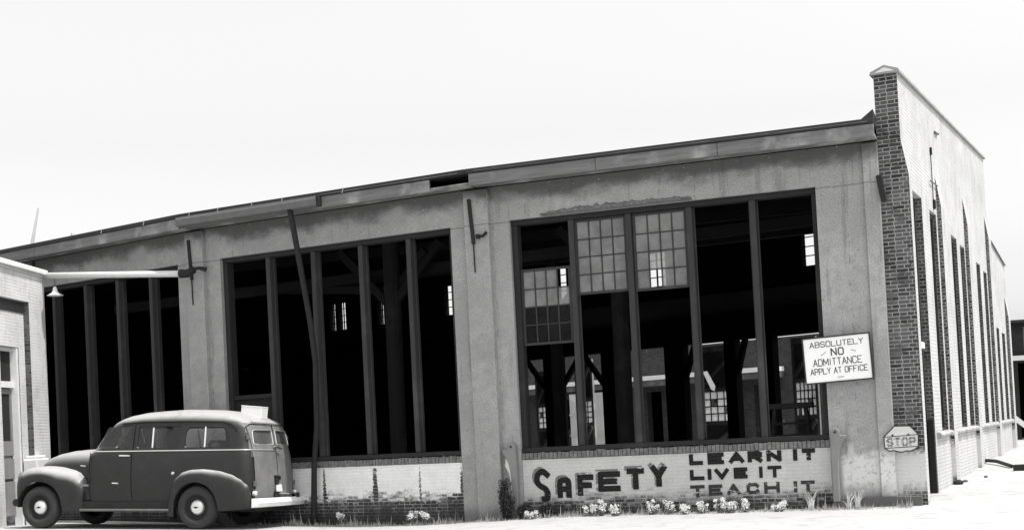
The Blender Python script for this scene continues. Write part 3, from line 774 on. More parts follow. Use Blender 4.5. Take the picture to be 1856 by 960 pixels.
# chalky sill course running between the buttresses
for a_, b_ in ((1.82, 3.36), (3.82, 7.04), (7.52, 10.88), (11.42, 14.5)):
    s_ = MB(); x = a_; rr = random.Random(int(a_ * 10)); rws = []
    n_ = int((b_ - a_) / .09)
    for i in range(n_ + 1):
        x = a_ + (b_ - a_) * i / n_; j = rr.uniform(-.018, .018)
        rws.append([(x, 0.001, .93 + j), (x, -.06 + j, .92 + j), (x, -.075 + j, .96 + j), (x, -.05 + j * .5, 1.0 + j * .5), (x, .09, 1.005)])
    s_.grid(rws); s_.quad(*rws[0]); s_.quad(*reversed(rws[-1])); link('sill_course', s_, 'chalk', RH, FS)
for x0, x1, zt in ((.002, .22, 5.22), (3.37, 3.80, 5.22), (7.05, 7.50, 5.36), (10.90, 11.40, 5.5), (14.56, 15.0, 3.98)):
    b = MB(); q = .085 if x0 < 1 else .07
    b.quad((x0, -q, -.5), (x1, -q, -.5), (x1, -q, zt - .5), (x0, -q, zt - .5))
    b.quad((x0, -q, zt - .5), (x1, -q, zt - .5), (x1, -.001, zt), (x0, -.001, zt))
    b.f.append(tuple(range(len(b.v), len(b.v) + 4))); b.v += [(x0, -.001, -.5), (x0, -q, -.5), (x0, -q, zt - .5), (x0, -.001, zt)]
    b.f.append(tuple(range(len(b.v), len(b.v) + 4))); b.v += [(x1, -q, -.5), (x1, -.001, -.5), (x1, -.001, zt), (x1, -q, zt - .5)]
    link('buttress', b, 'side', RH, FS)
# copings
cp = MB(); P = [(-.045, 0), (-.03, .035), (.165, .11), (.36, .035), (.375, 0)]
rows = []
for i in range(60):
    x = -.06 + 11.6 * i / 59; zz = wt1(max(0, x)) + .004; j = ((i * 37) % 11 - 5) * .002
    rows.append([(x, p[0], zz + p[1] + j) for p in P] + [(x, P[-1][0], zz - .02), (x, P[0][0], zz - .03)])
cp.grid(rows, closed=True); cp.quad(*reversed(rows[0])); cp.quad(*rows[-1])
link('coping', cp, 'coping', RH, FS)
link('coping_end', MB().prism([(0, 0), (1, 0)], 0, 1) if False else MB().quad((-.064, .02, wt1(0) + .004), (-.064, .31, wt1(0) + .004), (-.064, .165, wt1(0) + .07)), 'sill', RH, FS)
rows = [[(x, p[0], 5.065 - (x - 11.5) * .085 + p[1] * .5) for p in P] for x in (11.52, 13.3, 15.15)]
link('coping', MB().grid(rows), 'coping', RH, FS)
link('wall_anchor', MB().tube([(3.55, -.02, 5.98), (3.95, -.02, 6.02)], .02).tube([(2.6, -.03, 5.02), (3.4, -.03, 5.05)], .010), 'gutter', RH, FS)
link('wall_anchor', MB().bar((2.95, -.02, 5.62), (2.95, -.02, 5.5), .05, .03).bar((2.95, -.012, 5.5), (2.95, -.012, 4.6), .012, .012).box(2.93, 3.03, -.04, -.002, 4.62, 4.76), 'iron', RH, FS)
# downspout remnant hanging by the corner
link('wall_bracket', MB().bar((5.69, -.09, 4.74), (5.745, -.09, 4.36), .085, .07), 'iron', RH, F[0], bevel=.01)

# ------------------------------------------------------------------ signs
FSN = F[0] @ T(4.52, -.115, 1.825)
an = R(2.0)
sg = thing('notice_sign', 'white framed ABSOLUTELY NO ADMITTANCE notice hung on the right jamb of the near window bay', 'sign', FSN)
FSN2 = FSN @ Matrix.Rotation(-an, 4, 'Y')
SW, SH = .925, .635
link('sign_board', MB().box(0, SW, -.012, .012, 0, SH), 'signwhite', sg, FSN2)
link('sign_frame', MB().box(-.02, SW + .02, -.022, .014, -.02, -.001).box(-.02, SW + .02, -.022, .014, SH + .001, SH + .02).box(-.02, -.001, -.022, .014, 0, SH).box(SW + .001, SW + .02, -.022, .014, 0, SH).box(.5, .62, .013, .11, .1, .5), 'signblack', sg, FSN2)
def line(s_, x0, x1, z0, h, w, y=-.0125, gap=.35):
    mb = MB()
    units = sum((.45 if c == ' ' else (.35 if c == 'I' else (1.25 if c == 'M' else 1))) + gap for c in s_) - gap
    k = (x1 - x0) / units; x = x0
    for c in s_:
        cw = .45 if c == ' ' else (.35 if c == 'I' else (1.25 if c == 'M' else 1))
        if c != ' ': glyph(mb, c, x, x + cw * k, z0, z0 + h, w, y=y, t=.0008, inset=False)
        x += (cw + gap) * k
    link('sign_lettering', mb, 'signblack', sg, FSN2, label='line reading ' + s_)
line('ABSOLUTELY', .09, .84, .505, .075, .0105)
line('NO', .385, .555, .375, .095, .0165, gap=.45)
line('ADMITTANCE', .12, .80, .235, .095, .011)
line('APPLY AT OFFICE', .07, .87, .115, .08, .0105)
for a_, b_ in (((.235, .385), (.31, .43)), ((.66, .43), (.735, .405)), ((.445, .055), (.53, .055))):
    link('sign_flourish', MB().prism([(a_[0], a_[1] - .006), (b_[0], b_[1] - .006), (b_[0], b_[1] + .003), (a_[0], a_[1] + .003)], -.0145, -.0125), 'gutter', sg, FSN2)

FST = F[0] @ T(5.79, -.12, .79)
st = thing('stop_sign', 'pale eight-sided STOP sign with a torn lower edge, propped at the brick corner', 'sign', FST)
oc = [(-.235, .06), (-.17, .005), (-.12, .018), (-.06, .0), (0, -.012), (.06, .004), (.12, .0), (.17, .02), (.225, .055), (.235, .23), (.125, .355), (-.085, .36), (-.235, .215)]
link('sign_plate', MB().prism(oc, -.008, .008), 'stopface', st, FST)
bd = MB()
for p, q in zip(oc, oc[1:] + oc[:1]): bd.bar((p[0], -.010 - .0007 * (_lay[0] % 5), p[1]), (q[0], -.010 - .0007 * (_lay[0] % 5), q[1]), .008, .015, up=(0, 1, 0)) if False else glyph(bd, 'I', 0, 1, 0, 1, .015, y=-.009, t=.002, inset=False, shape=[[p, q]])
glyph(bd, 'I', 0, 1, 0, 1, .010, y=-.009, t=.002, inset=False, shape=[[(-.23, .21), (.23, .228)]])
glyph(bd, 'I', 0, 1, 0, 1, .010, y=-.009, t=.002, inset=False, shape=[[(-.225, .052), (.225, .062)]])
link('sign_border', bd, 'signblack', st, FST)
bl = MB()
for x in (-.115, .1): bl.lathe([(0, -.02), (.013, -.018), (.015, -.009)], 12, T(x, 0, .232))
link('sign_bolt', bl, 'signblack', st, FST)
# STOP in rows of round studs with an outline
lt = MB()
def studs(ch, x0, x1, z0, z1, r=.0062, y=-.0095):
    for pl_ in G[ch]:
        for a_, b_ in zip(pl_, pl_[1:]):
            A = Vector((x0 + a_[0] * (x1 - x0), z0 + a_[1] * (z1 - z0))); B = Vector((x0 + b_[0] * (x1 - x0), z0 + b_[1] * (z1 - z0)))
            n_ = max(1, round((B - A).length / .0185))
            for i in range(n_ + 1):
                p = A.lerp(B, i / n_)
                for o_ in (-1, 1):
                    d = (B - A).normalized(); q = p + Vector((-d.y, d.x)) * .0085 * o_
                    lt.lathe([(0, y - .004), (r * .7, y - .003), (r, y + .001)], 8, T(q.x, 0, q.y))
for i, ch in enumerate('STOP'):
    x0 = -.19 + i * .103; studs(ch, x0, x0 + .066, .085, .185)
link('sign_lettering', lt, 'signblack', st, FST)

# ------------------------------------------------------------------ small painted brick office at the left edge
fo = Vector((-8.835, 22.0, 0)); to_ = Vector((-8.705, 24.52, 0)); d = to_ - fo; OA = math.atan2(d.y, d.x)
FO = frame(to_ + Vector((0, 0, 0)), OA)               # x runs back along the wall facing right, so the wall is x<0
OF = thing('brick_office', 'small white painted brick office with a panelled door at the left edge', 'building', FO)
OL = d.length
hol = [(-1.5, -.985, -.4, 3.30)]
link('office_wall', wall_grid(MB(), -6, -.005, .0, .25, -.4, lambda x: 4.66, [(-6, -.72, 4.12 - 4.12 + 4.10 - 4.5, 4.14)]), 'office', OF, FO)
# recessed panel behind the outer leaf, with the door opening
link('recessed_panel', wall_grid(MB(), -6, -.715, .11, .3, -.4, lambda x: 4.2, [(-1.75, -.985, -.4, 3.30)]), 'office', OF, FO)
link('office_wall', MB().box(-6, -.001, .30, 3.2, -.4, 4.6).box(-.25, 0, .252, .299, -.4, 4.6) if False else MB().box(-.24, -.006, .252, 3.2, -.4, 4.6), 'office', OF, FO, label='back wall of the office, facing the roundhouse')
link('office_roof', MB().box(-6, -.25, .31, 3.2, 4.35, 4.5), 'tar', OF, FO)
link('recess_shade_band', MB().box(-6, -.722, .098, .109, 3.93, 4.139), 'recess_shade', OF, FO, label='band of painted shade at the head of the recessed panel')  # dark strip put in for the shadow at the recess top
link('office_coping', MB().box(-6, .05, -.075, .34, 4.70, 4.80).box(-6, .02, -.03, .3, 4.664, 4.698), 'sill', OF, FO, bevel=.015)
dd = MB()
dd.box(-1.75, -1.04, .24, .28, 0, .5).box(-1.75, -1.04, .255, .27, .5, 1.4)
do = link('office_door', MB().box(-1.75, -1.07, .23, .27, .95, 1.30).box(-1.75, -1.07, .23, .27, 1.36, 1.62).box(-1.75, -1.07, .23, .27, .3, .9).box(-1.14, -1.07, .23, .27, 1.63, 2.55).box(-1.75, -1.145, .23, .27, 2.46, 2.55).box(-1.75, -1.145, .25, .27, 1.3, 1.36), 'doorlight', OF, FO)
link('door_pane', MB().box(-1.75, -1.145, .25, .258, 1.63, 2.455), 'dark', do, FO)
link('transom_window', MB().box(-1.75, -1.05, .24, .25, 2.70, 3.22), 'dark', OF, FO)
link('door_frame', MB().box(-1.065, -.99, .12, .26, 0, 3.29).box(-1.75, -1.07, .18, .28, 2.57, 2.68).box(-1.75, -1.07, .18, .28, 3.225, 3.29), 'sill', OF, FO)
link('white_plinth', MB().box(-1.0, -.45, -.16, .10, 0, 1.28).box(-.95, -.5, -.12, .08, 1.28, 1.34), 'white', OF, FO, bevel=.02)

# pipe carried from the office to the pier of the roundhouse, and the lamp under it
def P(v): return Vector(v)
pA = P((-8.70, 24.49, 4.70)); pB = P((-5.80, 23.29, 4.45)); dirp = (pB - pA).normalized()
FP = T(*pA); pp = thing('overhead_pipe', 'pale overhead pipe running from the office corner to the roundhouse pier', 'pipe', FP)
loc = lambda v: tuple(FP.inverted() @ v)
link('pipe_run', MB().tube([loc(pA - dirp * .3), loc(pB)], .058, 16), 'pipe', pp, FP, smooth=True)
pC = P((-5.60, 23.38, 4.50))
link('pipe_elbow', MB().tube([loc(pB - dirp * .02), loc(pB + dirp * .12), loc(pC + Vector((.05, -.12, .01)))], [.082, .075, .06], 12), 'iron', pp, FP, smooth=True)
link('pipe_hook', MB().tube([loc(pC + Vector((0, -.15, 0))), loc(pC + Vector((.12, -.13, .03))), loc(pC + Vector((.26, -.1, .0)))], [.04, .03, .045], 8).box(*[c for c in (.0, .0)], 0, 0, 0, 0) if False else MB().tube([loc(pC + Vector((0, -.15, 0))), loc(pC + Vector((.12, -.13, .03))), loc(pC + Vector((.26, -.1, .0)))], [.04, .03, .045], 8), 'iron', pp, FP)
hp = pA.lerp(pB, .085) + Vector((0, 0, -.07)); FL = T(*hp)
lp = thing('pendant_lamp', 'white enamel shade lamp hanging from the overhead pipe by the office', 'lamp', FL)
link('lamp_rod', MB().tube([(0, 0, .01), (0, 0, -.16)], .012, 8).tube([(-.012, 0, .15), (0, 0, 0)], .008, 6), 'gutter', lp, FL)
RX = Matrix.Rotation(math.pi / 2, 4, 'X')
link('lamp_shade', MB().lathe([(.02, -.14), (.035, -.16), (.04, -.2), (.06, -.25), (.115, -.285), (.15, -.30), (.148, -.31), (.10, -.30), (.03, -.26)], 24, RX.inverted() if False else Matrix.Rotation(math.pi / 2, 4, 'X')), 'white', lp, FL, smooth=True)
# leaning pole behind the office, stub on the shed roof
pl_ = MB().tube([(0, 0, -5.4), (-.06, 0, 0), (.21, -.03, 1.2)], [.08, .05, .018], 10)
o = tag(link('leaning_pole', pl_, 'pipe', None, T(-10.05, 27.6, 5.35)), 'thin pale pole leaning above the office roof', 'pole')
stp = F[2] @ Vector((1.1, .5, 5.5))
tag(link('roof_pipe', MB().tube([(0, 0, -.15), (0, 0, .28)], .035, 8), 'pipe', None, T(*stp)), 'short vent pipe standing on the roundhouse roof edge, far left', 'vent pipe')

# ------------------------------------------------------------------ workshop across the yard, seen through the shed
WS = thing('yard_workshop', 'brick workshop across the yard seen through the open bays, white canopy edge halfway up', 'building', FB @ T(-8, 0, 0))
n_ = N('yard_brick'); u_, v_, nx_ = wall_uv(n_); bc_, bf_ = bricks(n_, u_, v_, .025, .05, .06, bw=.2, bh=.07, ms=.008); M['yardbrick'] = n_.fin(n_.mix(n_.ss(n_.noise(1.5, 5, .7), .62, .72), bc_, .10), .9)
wh = [(-13.9, -13.2, 1.2, 2.4), (-9.7, -9.0, .3, 2.5), (-6.9, -6.0, .3, 2.45), (-4.9, -4.2, .3, 2.5), (-8.4, -7.9, 1.2, 2.4)]
link('workshop_wall', wall_grid(MB(), -22, 4, 0, .3, -.2, lambda x: 4.12 + (.04 if int(x) % 2 else 0), wh), 'yardbrick', WS, FB)
link('canopy_edge', MB().box(-22, -3.6, -1.0, -.01, 2.92, 3.08), 'white', WS, FB)
link('canopy_beam', MB().box(-22, -3.6, -.9, -.02, 2.70, 2.915), 'door', WS, FB)
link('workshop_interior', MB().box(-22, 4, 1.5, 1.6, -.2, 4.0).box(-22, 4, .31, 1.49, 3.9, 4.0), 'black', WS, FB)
for a_, b_ in ((-12.85, -12.0), (-11.9, -11.0)):
    link('boarded_door', MB().box(a_, b_, -.9, -.84, .3, 2.6).box(a_ - .02, b_, -.93, -.905, 1.75, 1.82).box(a_ - .02, b_, -.93, -.905, .95, 1.02), 'doorpale' if 'doorpale' in M else 'doorlight', WS, FB)
for x in (-5.6, -9.9, -13.3): link('canopy_post', MB().box(x, x + .16, -.9, -.75, .1, 2.7), 'door', WS, FB)

# loose things by the window of the near bay
def small(name, mb, mat, loc_, label, cat, group=None, Fm=None, **kw):
    Mx = (Fm or Matrix.Identity(4)) @ T(*loc_)
    return tag(link(name, mb, mat, None, Mx, **kw), label, cat, group)
trs = thing('trestle', 'dark timber trestle with splayed legs standing inside the right window panel', 'trestle', F[0] @ T(3.75, 1.6, .1))
FT = F[0] @ T(3.75, 1.6, .1)
link('trestle_top', MB().box(-.08, .62, -.12, .12, 1.38, 1.47), 'frame', trs, FT, bevel=.01)
for x0, x1, y in ((.02, -.12, -.2), (.5, .66, -.2), (.02, -.12, .2), (.5, .66, .2)): link('leg', MB().bar((x0, y * .3, 1.38), (x1, y, 0), .05, .08), 'frame', trs, FT)
link('trestle_rung', MB().bar((-.03, -.14, 1.15), (.56, -.14, 1.15), .03, .035).bar((.0, -.16, .95), (.62, -.16, .97), .03, .04), 'iron', trs, FT)
small('white_strip', MB().prism([(-.02, .02), (.05, .03), (.17, -.22), (.15, -.3), (.10, -.27)], -.008, .008), 'patch', (2.72, 1.3, 2.12), 'white strip by the fourth mullion inside the near bay', 'strip', Fm=F[0])  # slim white piece set behind the window

# ------------------------------------------------------------------ dark shed beyond the end wall
FD = frame(Vector((14.35, 38.5, 0)), R(-12))
DS = thing('distant_shed', 'dark timber shed beyond the end wall at the right edge', 'building', FD)
link('shed_wall', wall_grid(MB(), 0, 9, 0, .2, -.2, lambda x: 3.72, [(.55, 4.2, -.3, 2.55)]), 'frame', DS, FD)
link('shed_lintel', MB().box(0, 9, -.14, -.003, 2.62, 2.76), 'white', DS, FD)
link('shed_interior', MB().box(0, 9, 3, 3.1, -.2, 3.7).box(0, 9, .22, 2.98, 3.55, 3.65).box(0, .1, .22, 2.98, -.2, 3.5), 'black', DS, FD)
link('shed_roof_edge', MB().box(-.15, 9.1, -.3, 3.3, 3.725, 3.80), 'tar', DS, FD)
link('shed_brace', MB().bar((.1, -.3, 1.15), (1.3, -.3, .1), .1, .14), 'white', DS, FD)
link('shed_window', MB().box(.75, 1.3, -.012, -.002, 2.95, 3.6), 'gutter', DS, FD)
link('shed_post', MB().box(-.06, .05, -.14, -.02, 0, 3.7), 'sill', DS, FD)

# ------------------------------------------------------------------ litter on the ground at the right
def gpt(x, y, dz=0): return (x, y, gz(x, y) + dz)
a_ = Vector(gpt(9.4, 26.6, .05)); b_ = Vector(gpt(9.2, 24.3, .04))
small('iron_rail', MB().tube([(0, 0, 0), tuple((b_ - a_) * .5 + Vector((.05, 0, .03))), tuple(b_ - a_)], .035, 7), 'iron', tuple(a_), 'bent thin iron rail lying on the ground beside the end wall', 'rail')
a_ = Vector(gpt(9.0, 23.7, .05)); small('fallen_timber', MB().bar((0, 0, 0), (.95, -.45, .02), .12, .12), 'post', tuple(a_), 'dark squared timber lying on the ground at the right edge', 'timber', bevel=.012)
for i, (x, y, s_) in enumerate([(7.25, 21.5, .09), (6.95, 21.3, .06), (7.5, 21.9, .05), (7.9, 23.2, .05), (8.1, 22.6, .04)]):
    bm_ = MB(); rr = random.Random(i); n_ = 7
    bm_.lathe([(0.001, -.3 * s_)] + [(s_ * rr.uniform(.8, 1.1) * math.sin(math.pi * (j + 1) / 6), s_ * .6 * (-math.cos(math.pi * (j + 1) / 6)) * rr.uniform(.8, 1.1)) for j in range(5)] + [(0.001, s_ * .6)], 8, Matrix.Rotation(math.pi / 2, 4, 'X'))
    small('stone', bm_, 'post' if i < 2 else 'concrete', gpt(x, y, s_ * .3), ['largest dark stone on the ground by the end wall', 'dark stone just left of the largest by the end wall', 'small grey stone right of the dark stones', 'small grey stone farthest out by the end wall', 'tiny grey stone on the white ground right of the end wall'][i], 'stone', 'stones by the end wall')

# ------------------------------------------------------------------ plants at the foot of the wall
def blob(mb, c, r, n, sz, rnd, flat=1.):
    for _ in range(n):
        while True:
            p = Vector((rnd.uniform(-1, 1), rnd.uniform(-1, 1), rnd.uniform(-1, 1)))
            if p.length < 1: break
        p = Vector(c) + Vector((p.x * r, p.y * r, p.z * r * flat))
        a = Vector((rnd.uniform(-1, 1), rnd.uniform(-1, 1), rnd.uniform(-1, 1))).normalized(); b = a.orthogonal().normalized(); cc = a.cross(b)
        s_ = sz * rnd.uniform(.6, 1.3)
        mb.quad(tuple(p + b * s_), tuple(p + cc * s_ * .6), tuple(p - b * s_), tuple(p - cc * s_ * .6))
def flower(x, y, h, w, label, seed, Fm, k='flowering_weed'):
    h *= .62; w *= 1.0
    rnd = random.Random(seed); Mx = Fm @ T(x, y, 0)
    t = thing(k, label, 'weed', Mx, 'pale flowering weeds along the wall foot')
    s_ = MB(); b = MB(); n = rnd.randint(4, 6)
    for i in range(n):
        tx_ = rnd.uniform(-w, w); ty = rnd.uniform(-.08, .06); hh = h * rnd.uniform(.6, 1)
        s_.tube([(tx_ * .2, 0, -.03), (tx_ * .6, ty * .5, hh * .5), (tx_, ty, hh)], .004, 5)
        blob(b, (tx_, ty, hh), rnd.uniform(.03, .05), 60, .009, rnd, .8)
        blob(b, (tx_ * .8, ty, hh * .6), .045, 26, .012, rnd, 1)
    blob(s_, (0, 0, h * .2), w * .95, 110, .016, rnd, .55)
    link('stems', s_, 'stem', t, Mx); link('blooms', b, 'bloom', t, Mx)
fx = [(1.18, .26, .13, 'leftmost large flowering weed, under the first E of SAFETY'), (1.35, .36, .10, 'tall flowering weed right of the leftmost large one'), (1.63, .28, .09, 'flowering weed standing alone below the T of SAFETY'), (2.18, .34, .08, 'flowering weed below the Y of SAFETY'), (2.45, .30, .11, 'flowering weed just right of the Y of SAFETY'), (2.68, .24, .08, 'low flowering weed under the L of TEACH IT'), (2.93, .28, .10, 'bushy flowering weed under the E of TEACH IT'), (3.20, .38, .09, 'tallest flowering weed, under the A of TEACH IT'), (3.36, .32, .08, 'flowering weed under the C of TEACH IT'), (3.58, .30, .06, 'narrow flowering weed under the H of TEACH IT'), (4.06, .22, .09, 'rightmost low flowering weed before the corner guard'), (.25, .16, .12, 'small flowering weed by the dark bush at the pier')]
for i, (x, h, w, lb) in enumerate(fx): flower(x, -.32 - .05 * (i % 3), h, w, lb, i, F[0])
for i, (x, h, lb) in enumerate([(2.6, .22, 'flowering weed right of the downspout'), (3.95, .2, 'small flowering weed in front of the middle of the white brick'), (4.25, .18, 'last small flowering weed before the pier')]): flower(x, -.3, h, .09, lb, 40 + i, F[1])
def bush(x, y, h, r, label, seed, Fm):
    rnd = random.Random(seed); Mx = Fm @ T(x, y, 0); t = thing('dark_bush', label, 'bush', Mx, 'dark bushes at the pier')
    b = MB(); s_ = MB()
    for i in range(9):
        tx_, ty = rnd.uniform(-r, r) * .6, rnd.uniform(-.06, .03); hh = h * rnd.uniform(.45, 1)
        s_.tube([(tx_ * .3, 0, -.03), (tx_, ty, hh)], .005, 5); 
        for k in range(4): blob(b, (tx_ * (k + 1) / 4, ty, hh * (k + .6) / 4.2), r * .5, 90, .017, rnd, 1.2)
    link('stems', s_, 'leaf_dark', t, Mx); link('leaves', b, 'leaf_dark', t, Mx)
bush(-.17, -.26, .62, .15, 'tall dark bush covering the foot of the left corner guard', 1, F[0])
bush(.10, -.2, .20, .14, 'low dark bush right of the left corner guard', 3, F[0])
bush(.42, -.12, .13, .16, 'low dark bush under the S of SAFETY', 5, F[0])
# grass along the foot of the wall: nobody could count it
gm = MB(); rnd = random.Random(11)
for k in (0, 1):
    for _ in range(2600):
        x = rnd.uniform(-.6, 5.9 if k == 0 else BW + .5); y = -rnd.random() ** 1.6 * .35 - .09; h = rnd.uniform(.02, .10) * (.35 + 1.1 * abs(math.sin(x * 2.3 + k)) * abs(math.sin(x * 5.1))) * (1 + (rnd.random() < .08) * 1.5)
        p = F[k] @ Vector((x, y, 0)); a = rnd.uniform(0, 6.28); dx, dy = math.cos(a) * .008, math.sin(a) * .008; l = rnd.uniform(-.05, .05)
        z0 = gz(p.x, p.y) - .01
        gm.quad((p.x - dx, p.y - dy, z0), (p.x + dx, p.y + dy, z0), (p.x + l, p.y + l * .5, z0 + h))
kind(tag(link('grass', gm, 'drygrass'), 'thin pale grass along the foot of the wall', 'grass'), 'stuff')
def tuft(x, y, h, label, seed):
    rnd = random.Random(seed); b = MB()
    for _ in range(16):
        l = rnd.uniform(-.12, .12); hh = h * rnd.uniform(.5, 1); x0 = rnd.uniform(-.03, .03)
        pts = [(x0, 0, -.02), (x0 + l * .35, 0, hh * .6), (x0 + l, rnd.uniform(-.03, .03), hh)]
        for q in range(2):
            a_, c_ = Vector(pts[q]), Vector(pts[q + 1]); w_ = .006 * (1 - q * .6)
            b.quad(tuple(a_ - Vector((w_, 0, 0))), tuple(a_ + Vector((w_, 0, 0))), tuple(c_ + Vector((w_ * .5, 0, 0))), tuple(c_ - Vector((w_ * .5, 0, 0))))
    return tag(link('grass_tuft', b, 'bloom', None, F[0] @ T(x, y, 0)), label, 'grass tuft', 'tall grass tufts at the wall foot')
tuft(4.50, -.25, .30, 'pale grass tuft left of the right corner guard', 1); tuft(5.02, -.22, .26, 'pale grass tuft right of the right corner guard', 2); tuft(5.14, -.2, .28, 'rightmost pale grass tuft, leaning right', 3)

# ------------------------------------------------------------------ THE CAR
CAR = thing('station_wagon', 'dark old station wagon with round fenders and white rear bumper parked at left', 'car', FC)
def interp(tab, x):
    tab = sorted(tab)
    if x <= tab[0][0]: return tab[0][1]
    for (a_, va), (b_, vb) in zip(tab, tab[1:]):
        if x <= b_:
            t = (x - a_) / (b_ - a_); t = t * t * (3 - 2 * t) * .35 + t * .65
            return va + (vb - va) * t
    return tab[-1][1]
ZR = [(1.75, 1.80), (1.6, 1.875), (1.4, 1.925), (1.0, 1.965), (.5, 1.985), (0, 1.97), (-.35, 1.94), (-.6, 1.89), (-.8, 1.83), (-1.0, 1.78)]
GT = [(1.75, 1.70), (1.5, 1.75), (1.1, 1.775), (.2, 1.77), (-.35, 1.755), (-.6, 1.74), (-.9, 1.71)]
#        y     z    front x  rear x
LV = [(.77, .33, 2.02, -.99), (.825, .45, 2.02, -1.02), (.86, .65, 2.02, -1.03), (.872, .85, 2.02, -1.025), (.868, 1.02, 2.02, -1.01), (.85, 1.17, 2.02, -.995), (.835, 1.25, 2.0, -.985),
      (.815, 1.30, 1.97, -.975), (.79, 1.42, 1.89, -.955), (.76, 1.56, 1.79, -.93), (.73, 1.68, 1.715, -.905), (.71, 1.765, 1.665, -.88), (.685, 1.815, 1.63, -.84), (.63, 1.865, 1.56, -.77), (.54, 1.91, 1.45, -.68), (.42, 1.945, 1.28, -.56), (.22, 1.965, 1.0, -.3), (0.0, 1.97, .8, -.1)]
def zat(j, x):
    z = LV[j][1]
    if j < 10: return z
    if j == 10: return z + (interp(GT, x) - 1.765) * .6
    g_, r_ = interp(GT, x), interp(ZR, x)
    return g_ + (z - 1.765) / (1.97 - 1.765) * (r_ - g_)
loops = []
NS, NE = 30, 14
for j, (yy, zz, xf, xr) in enumerate(LV):
    half = []
    xs0 = max(xf - .32, .3); xs1 = min(xr + .32, .2); nf, nr_ = 4.2, 3.0
    if j <= 6: nf = 6
    for i in range(NE): t = math.pi / 2 * i / NE; half.append((xs0 + (xf + .10 - xs0) * math.cos(t) ** (2 / nf) if t < math.pi / 2 else xs0, yy * math.sin(t) ** (2 / nf)))
    for i in range(NS): half.append((xs0 + (xs1 - xs0) * i / NS, yy))
    for i in range(NE + 1):
        t = math.pi / 2 * i / NE; c_ = max(0, math.cos(t)); s_ = math.sin(t)
        half.append((xs1 + (xr - xs1) * s_ ** (2 / nr_), yy * c_ ** (2 / nr_)))
    full = half + [(p[0], -p[1]) for p in reversed(half[1:-1])]
    loops.append([(p[0], p[1], zat(j, p[0])) for p in full])
import bmesh
body = MB().grid(loops, closed=True)
def cutter(mb):
    me = bpy.data.meshes.new('tmp'); me.from_pydata(mb.v, [], mb.f); o = bpy.data.objects.new('tmp', me); COL.objects.link(o); o.matrix_world = FC; fix_normals(o); return o
def rounded(poly, r=.04, n=4):
    out = []
    L = len(poly)
    for i in range(L):
        p = Vector(poly[i]); a_ = Vector(poly[i - 1]) - p; b_ = Vector(poly[(i + 1) % L]) - p
        rr = min(r, a_.length * .45, b_.length * .45); A = p + a_.normalized() * rr; B = p + b_.normalized() * rr
        for k in range(n + 1):
            t = k / n; out.append(tuple((1 - t) ** 2 * A + 2 * t * (1 - t) * p + t * t * B))
    return out
SW1 = [(1.90, 1.335), (1.73, 1.69), (1.32, 1.705), (1.27, 1.68), (1.27, 1.335)]
SW2 = [(1.15, 1.335), (1.15, 1.69), (.34, 1.69), (.34, 1.335)]
SW3 = [(.27, 1.335), (.26, 1.60), (.20, 1.67), (-.33, 1.665), (-.47, 1.64), (-.56, 1.55), (-.58, 1.40), (-.55, 1.335)]
RW1 = [(.075, 1.385), (.075, 1.605), (.55, 1.60), (.60, 1.57), (.62, 1.40), (.60, 1.385)]
WSH = [(.04, 1.36), (.04, 1.69), (.56, 1.68), (.66, 1.37)]
RYZ = Matrix(((0, 1, 0, 0), (1, 0, 0, 0), (0, 0, 1, 0), (0, 0, 0, 1)))      # prism (y,z) extruded along x
bo = link('body', body, 'paint', CAR, FC, smooth=True)
fix_normals(bo)
sm = bo.modifiers.new('solid', 'SOLIDIFY'); sm.thickness = .03; sm.offset = -1
cuts_ = []
for pg in (SW1, SW2, SW3): cuts_.append(cutter(MB().prism(rounded(pg, .045), -1.2, 1.2)))
for s_ in (1, -1):
    cuts_.append(cutter(MB().prism([(p[0] * s_, p[1]) for p in rounded(RW1, .04)], -1.3, -.6, RYZ)))
    cuts_.append(cutter(MB().prism([(p[0] * s_, p[1]) for p in rounded(WSH, .04)], 1.35, 2.5, RYZ)))
cuts_.append(cutter(MB().lathe([(0, -1.2), (.43, -1.2), (.43, 1.2), (0, 1.2)], 40, T(0, 0, .36))))
for c_ in cuts_:
    b_ = bo.modifiers.new('cut', 'BOOLEAN'); b_.operation = 'DIFFERENCE'; b_.object = c_; b_.solver = 'EXACT'
dg = bpy.context.evaluated_depsgraph_get(); dg.update()
me2 = bpy.data.meshes.new_from_object(bo.evaluated_get(dg)); bo.modifiers.clear(); bo.data = me2
for p in me2.polygons: p.use_smooth = True
for c_ in cuts_: bpy.data.objects.remove(c_)
try:
    me2.set_sharp_from_angle(angle=R(35))
except Exception: pass

def surf_y(x, z):
    """outer half-width of the body at height z on the straight side"""
    for (a_, b_) in zip(LV, LV[1:]):
        if a_[1] <= z <= b_[1]: t = (z - a_[1]) / (b_[1] - a_[1]); return a_[0] + (b_[0] - a_[0]) * t
    return LV[0][0] if z < .33 else .7
def surf_x(y, z):
    for (a_, b_) in zip(LV, LV[1:]):
        if a_[1] <= z <= b_[1]:
            t = (z - a_[1]) / (b_[1] - a_[1]); yy = a_[0] + (b_[0] - a_[0]) * t; xr = a_[3] + (b_[3] - a_[3]) * t
            xs1 = min(xr + .32, .2); c_ = min(1, abs(y) / yy) ** 1.5; return xs1 + (xr - xs1) * (1 - c_ * c_) ** (1 / 3.0)
    return -.99
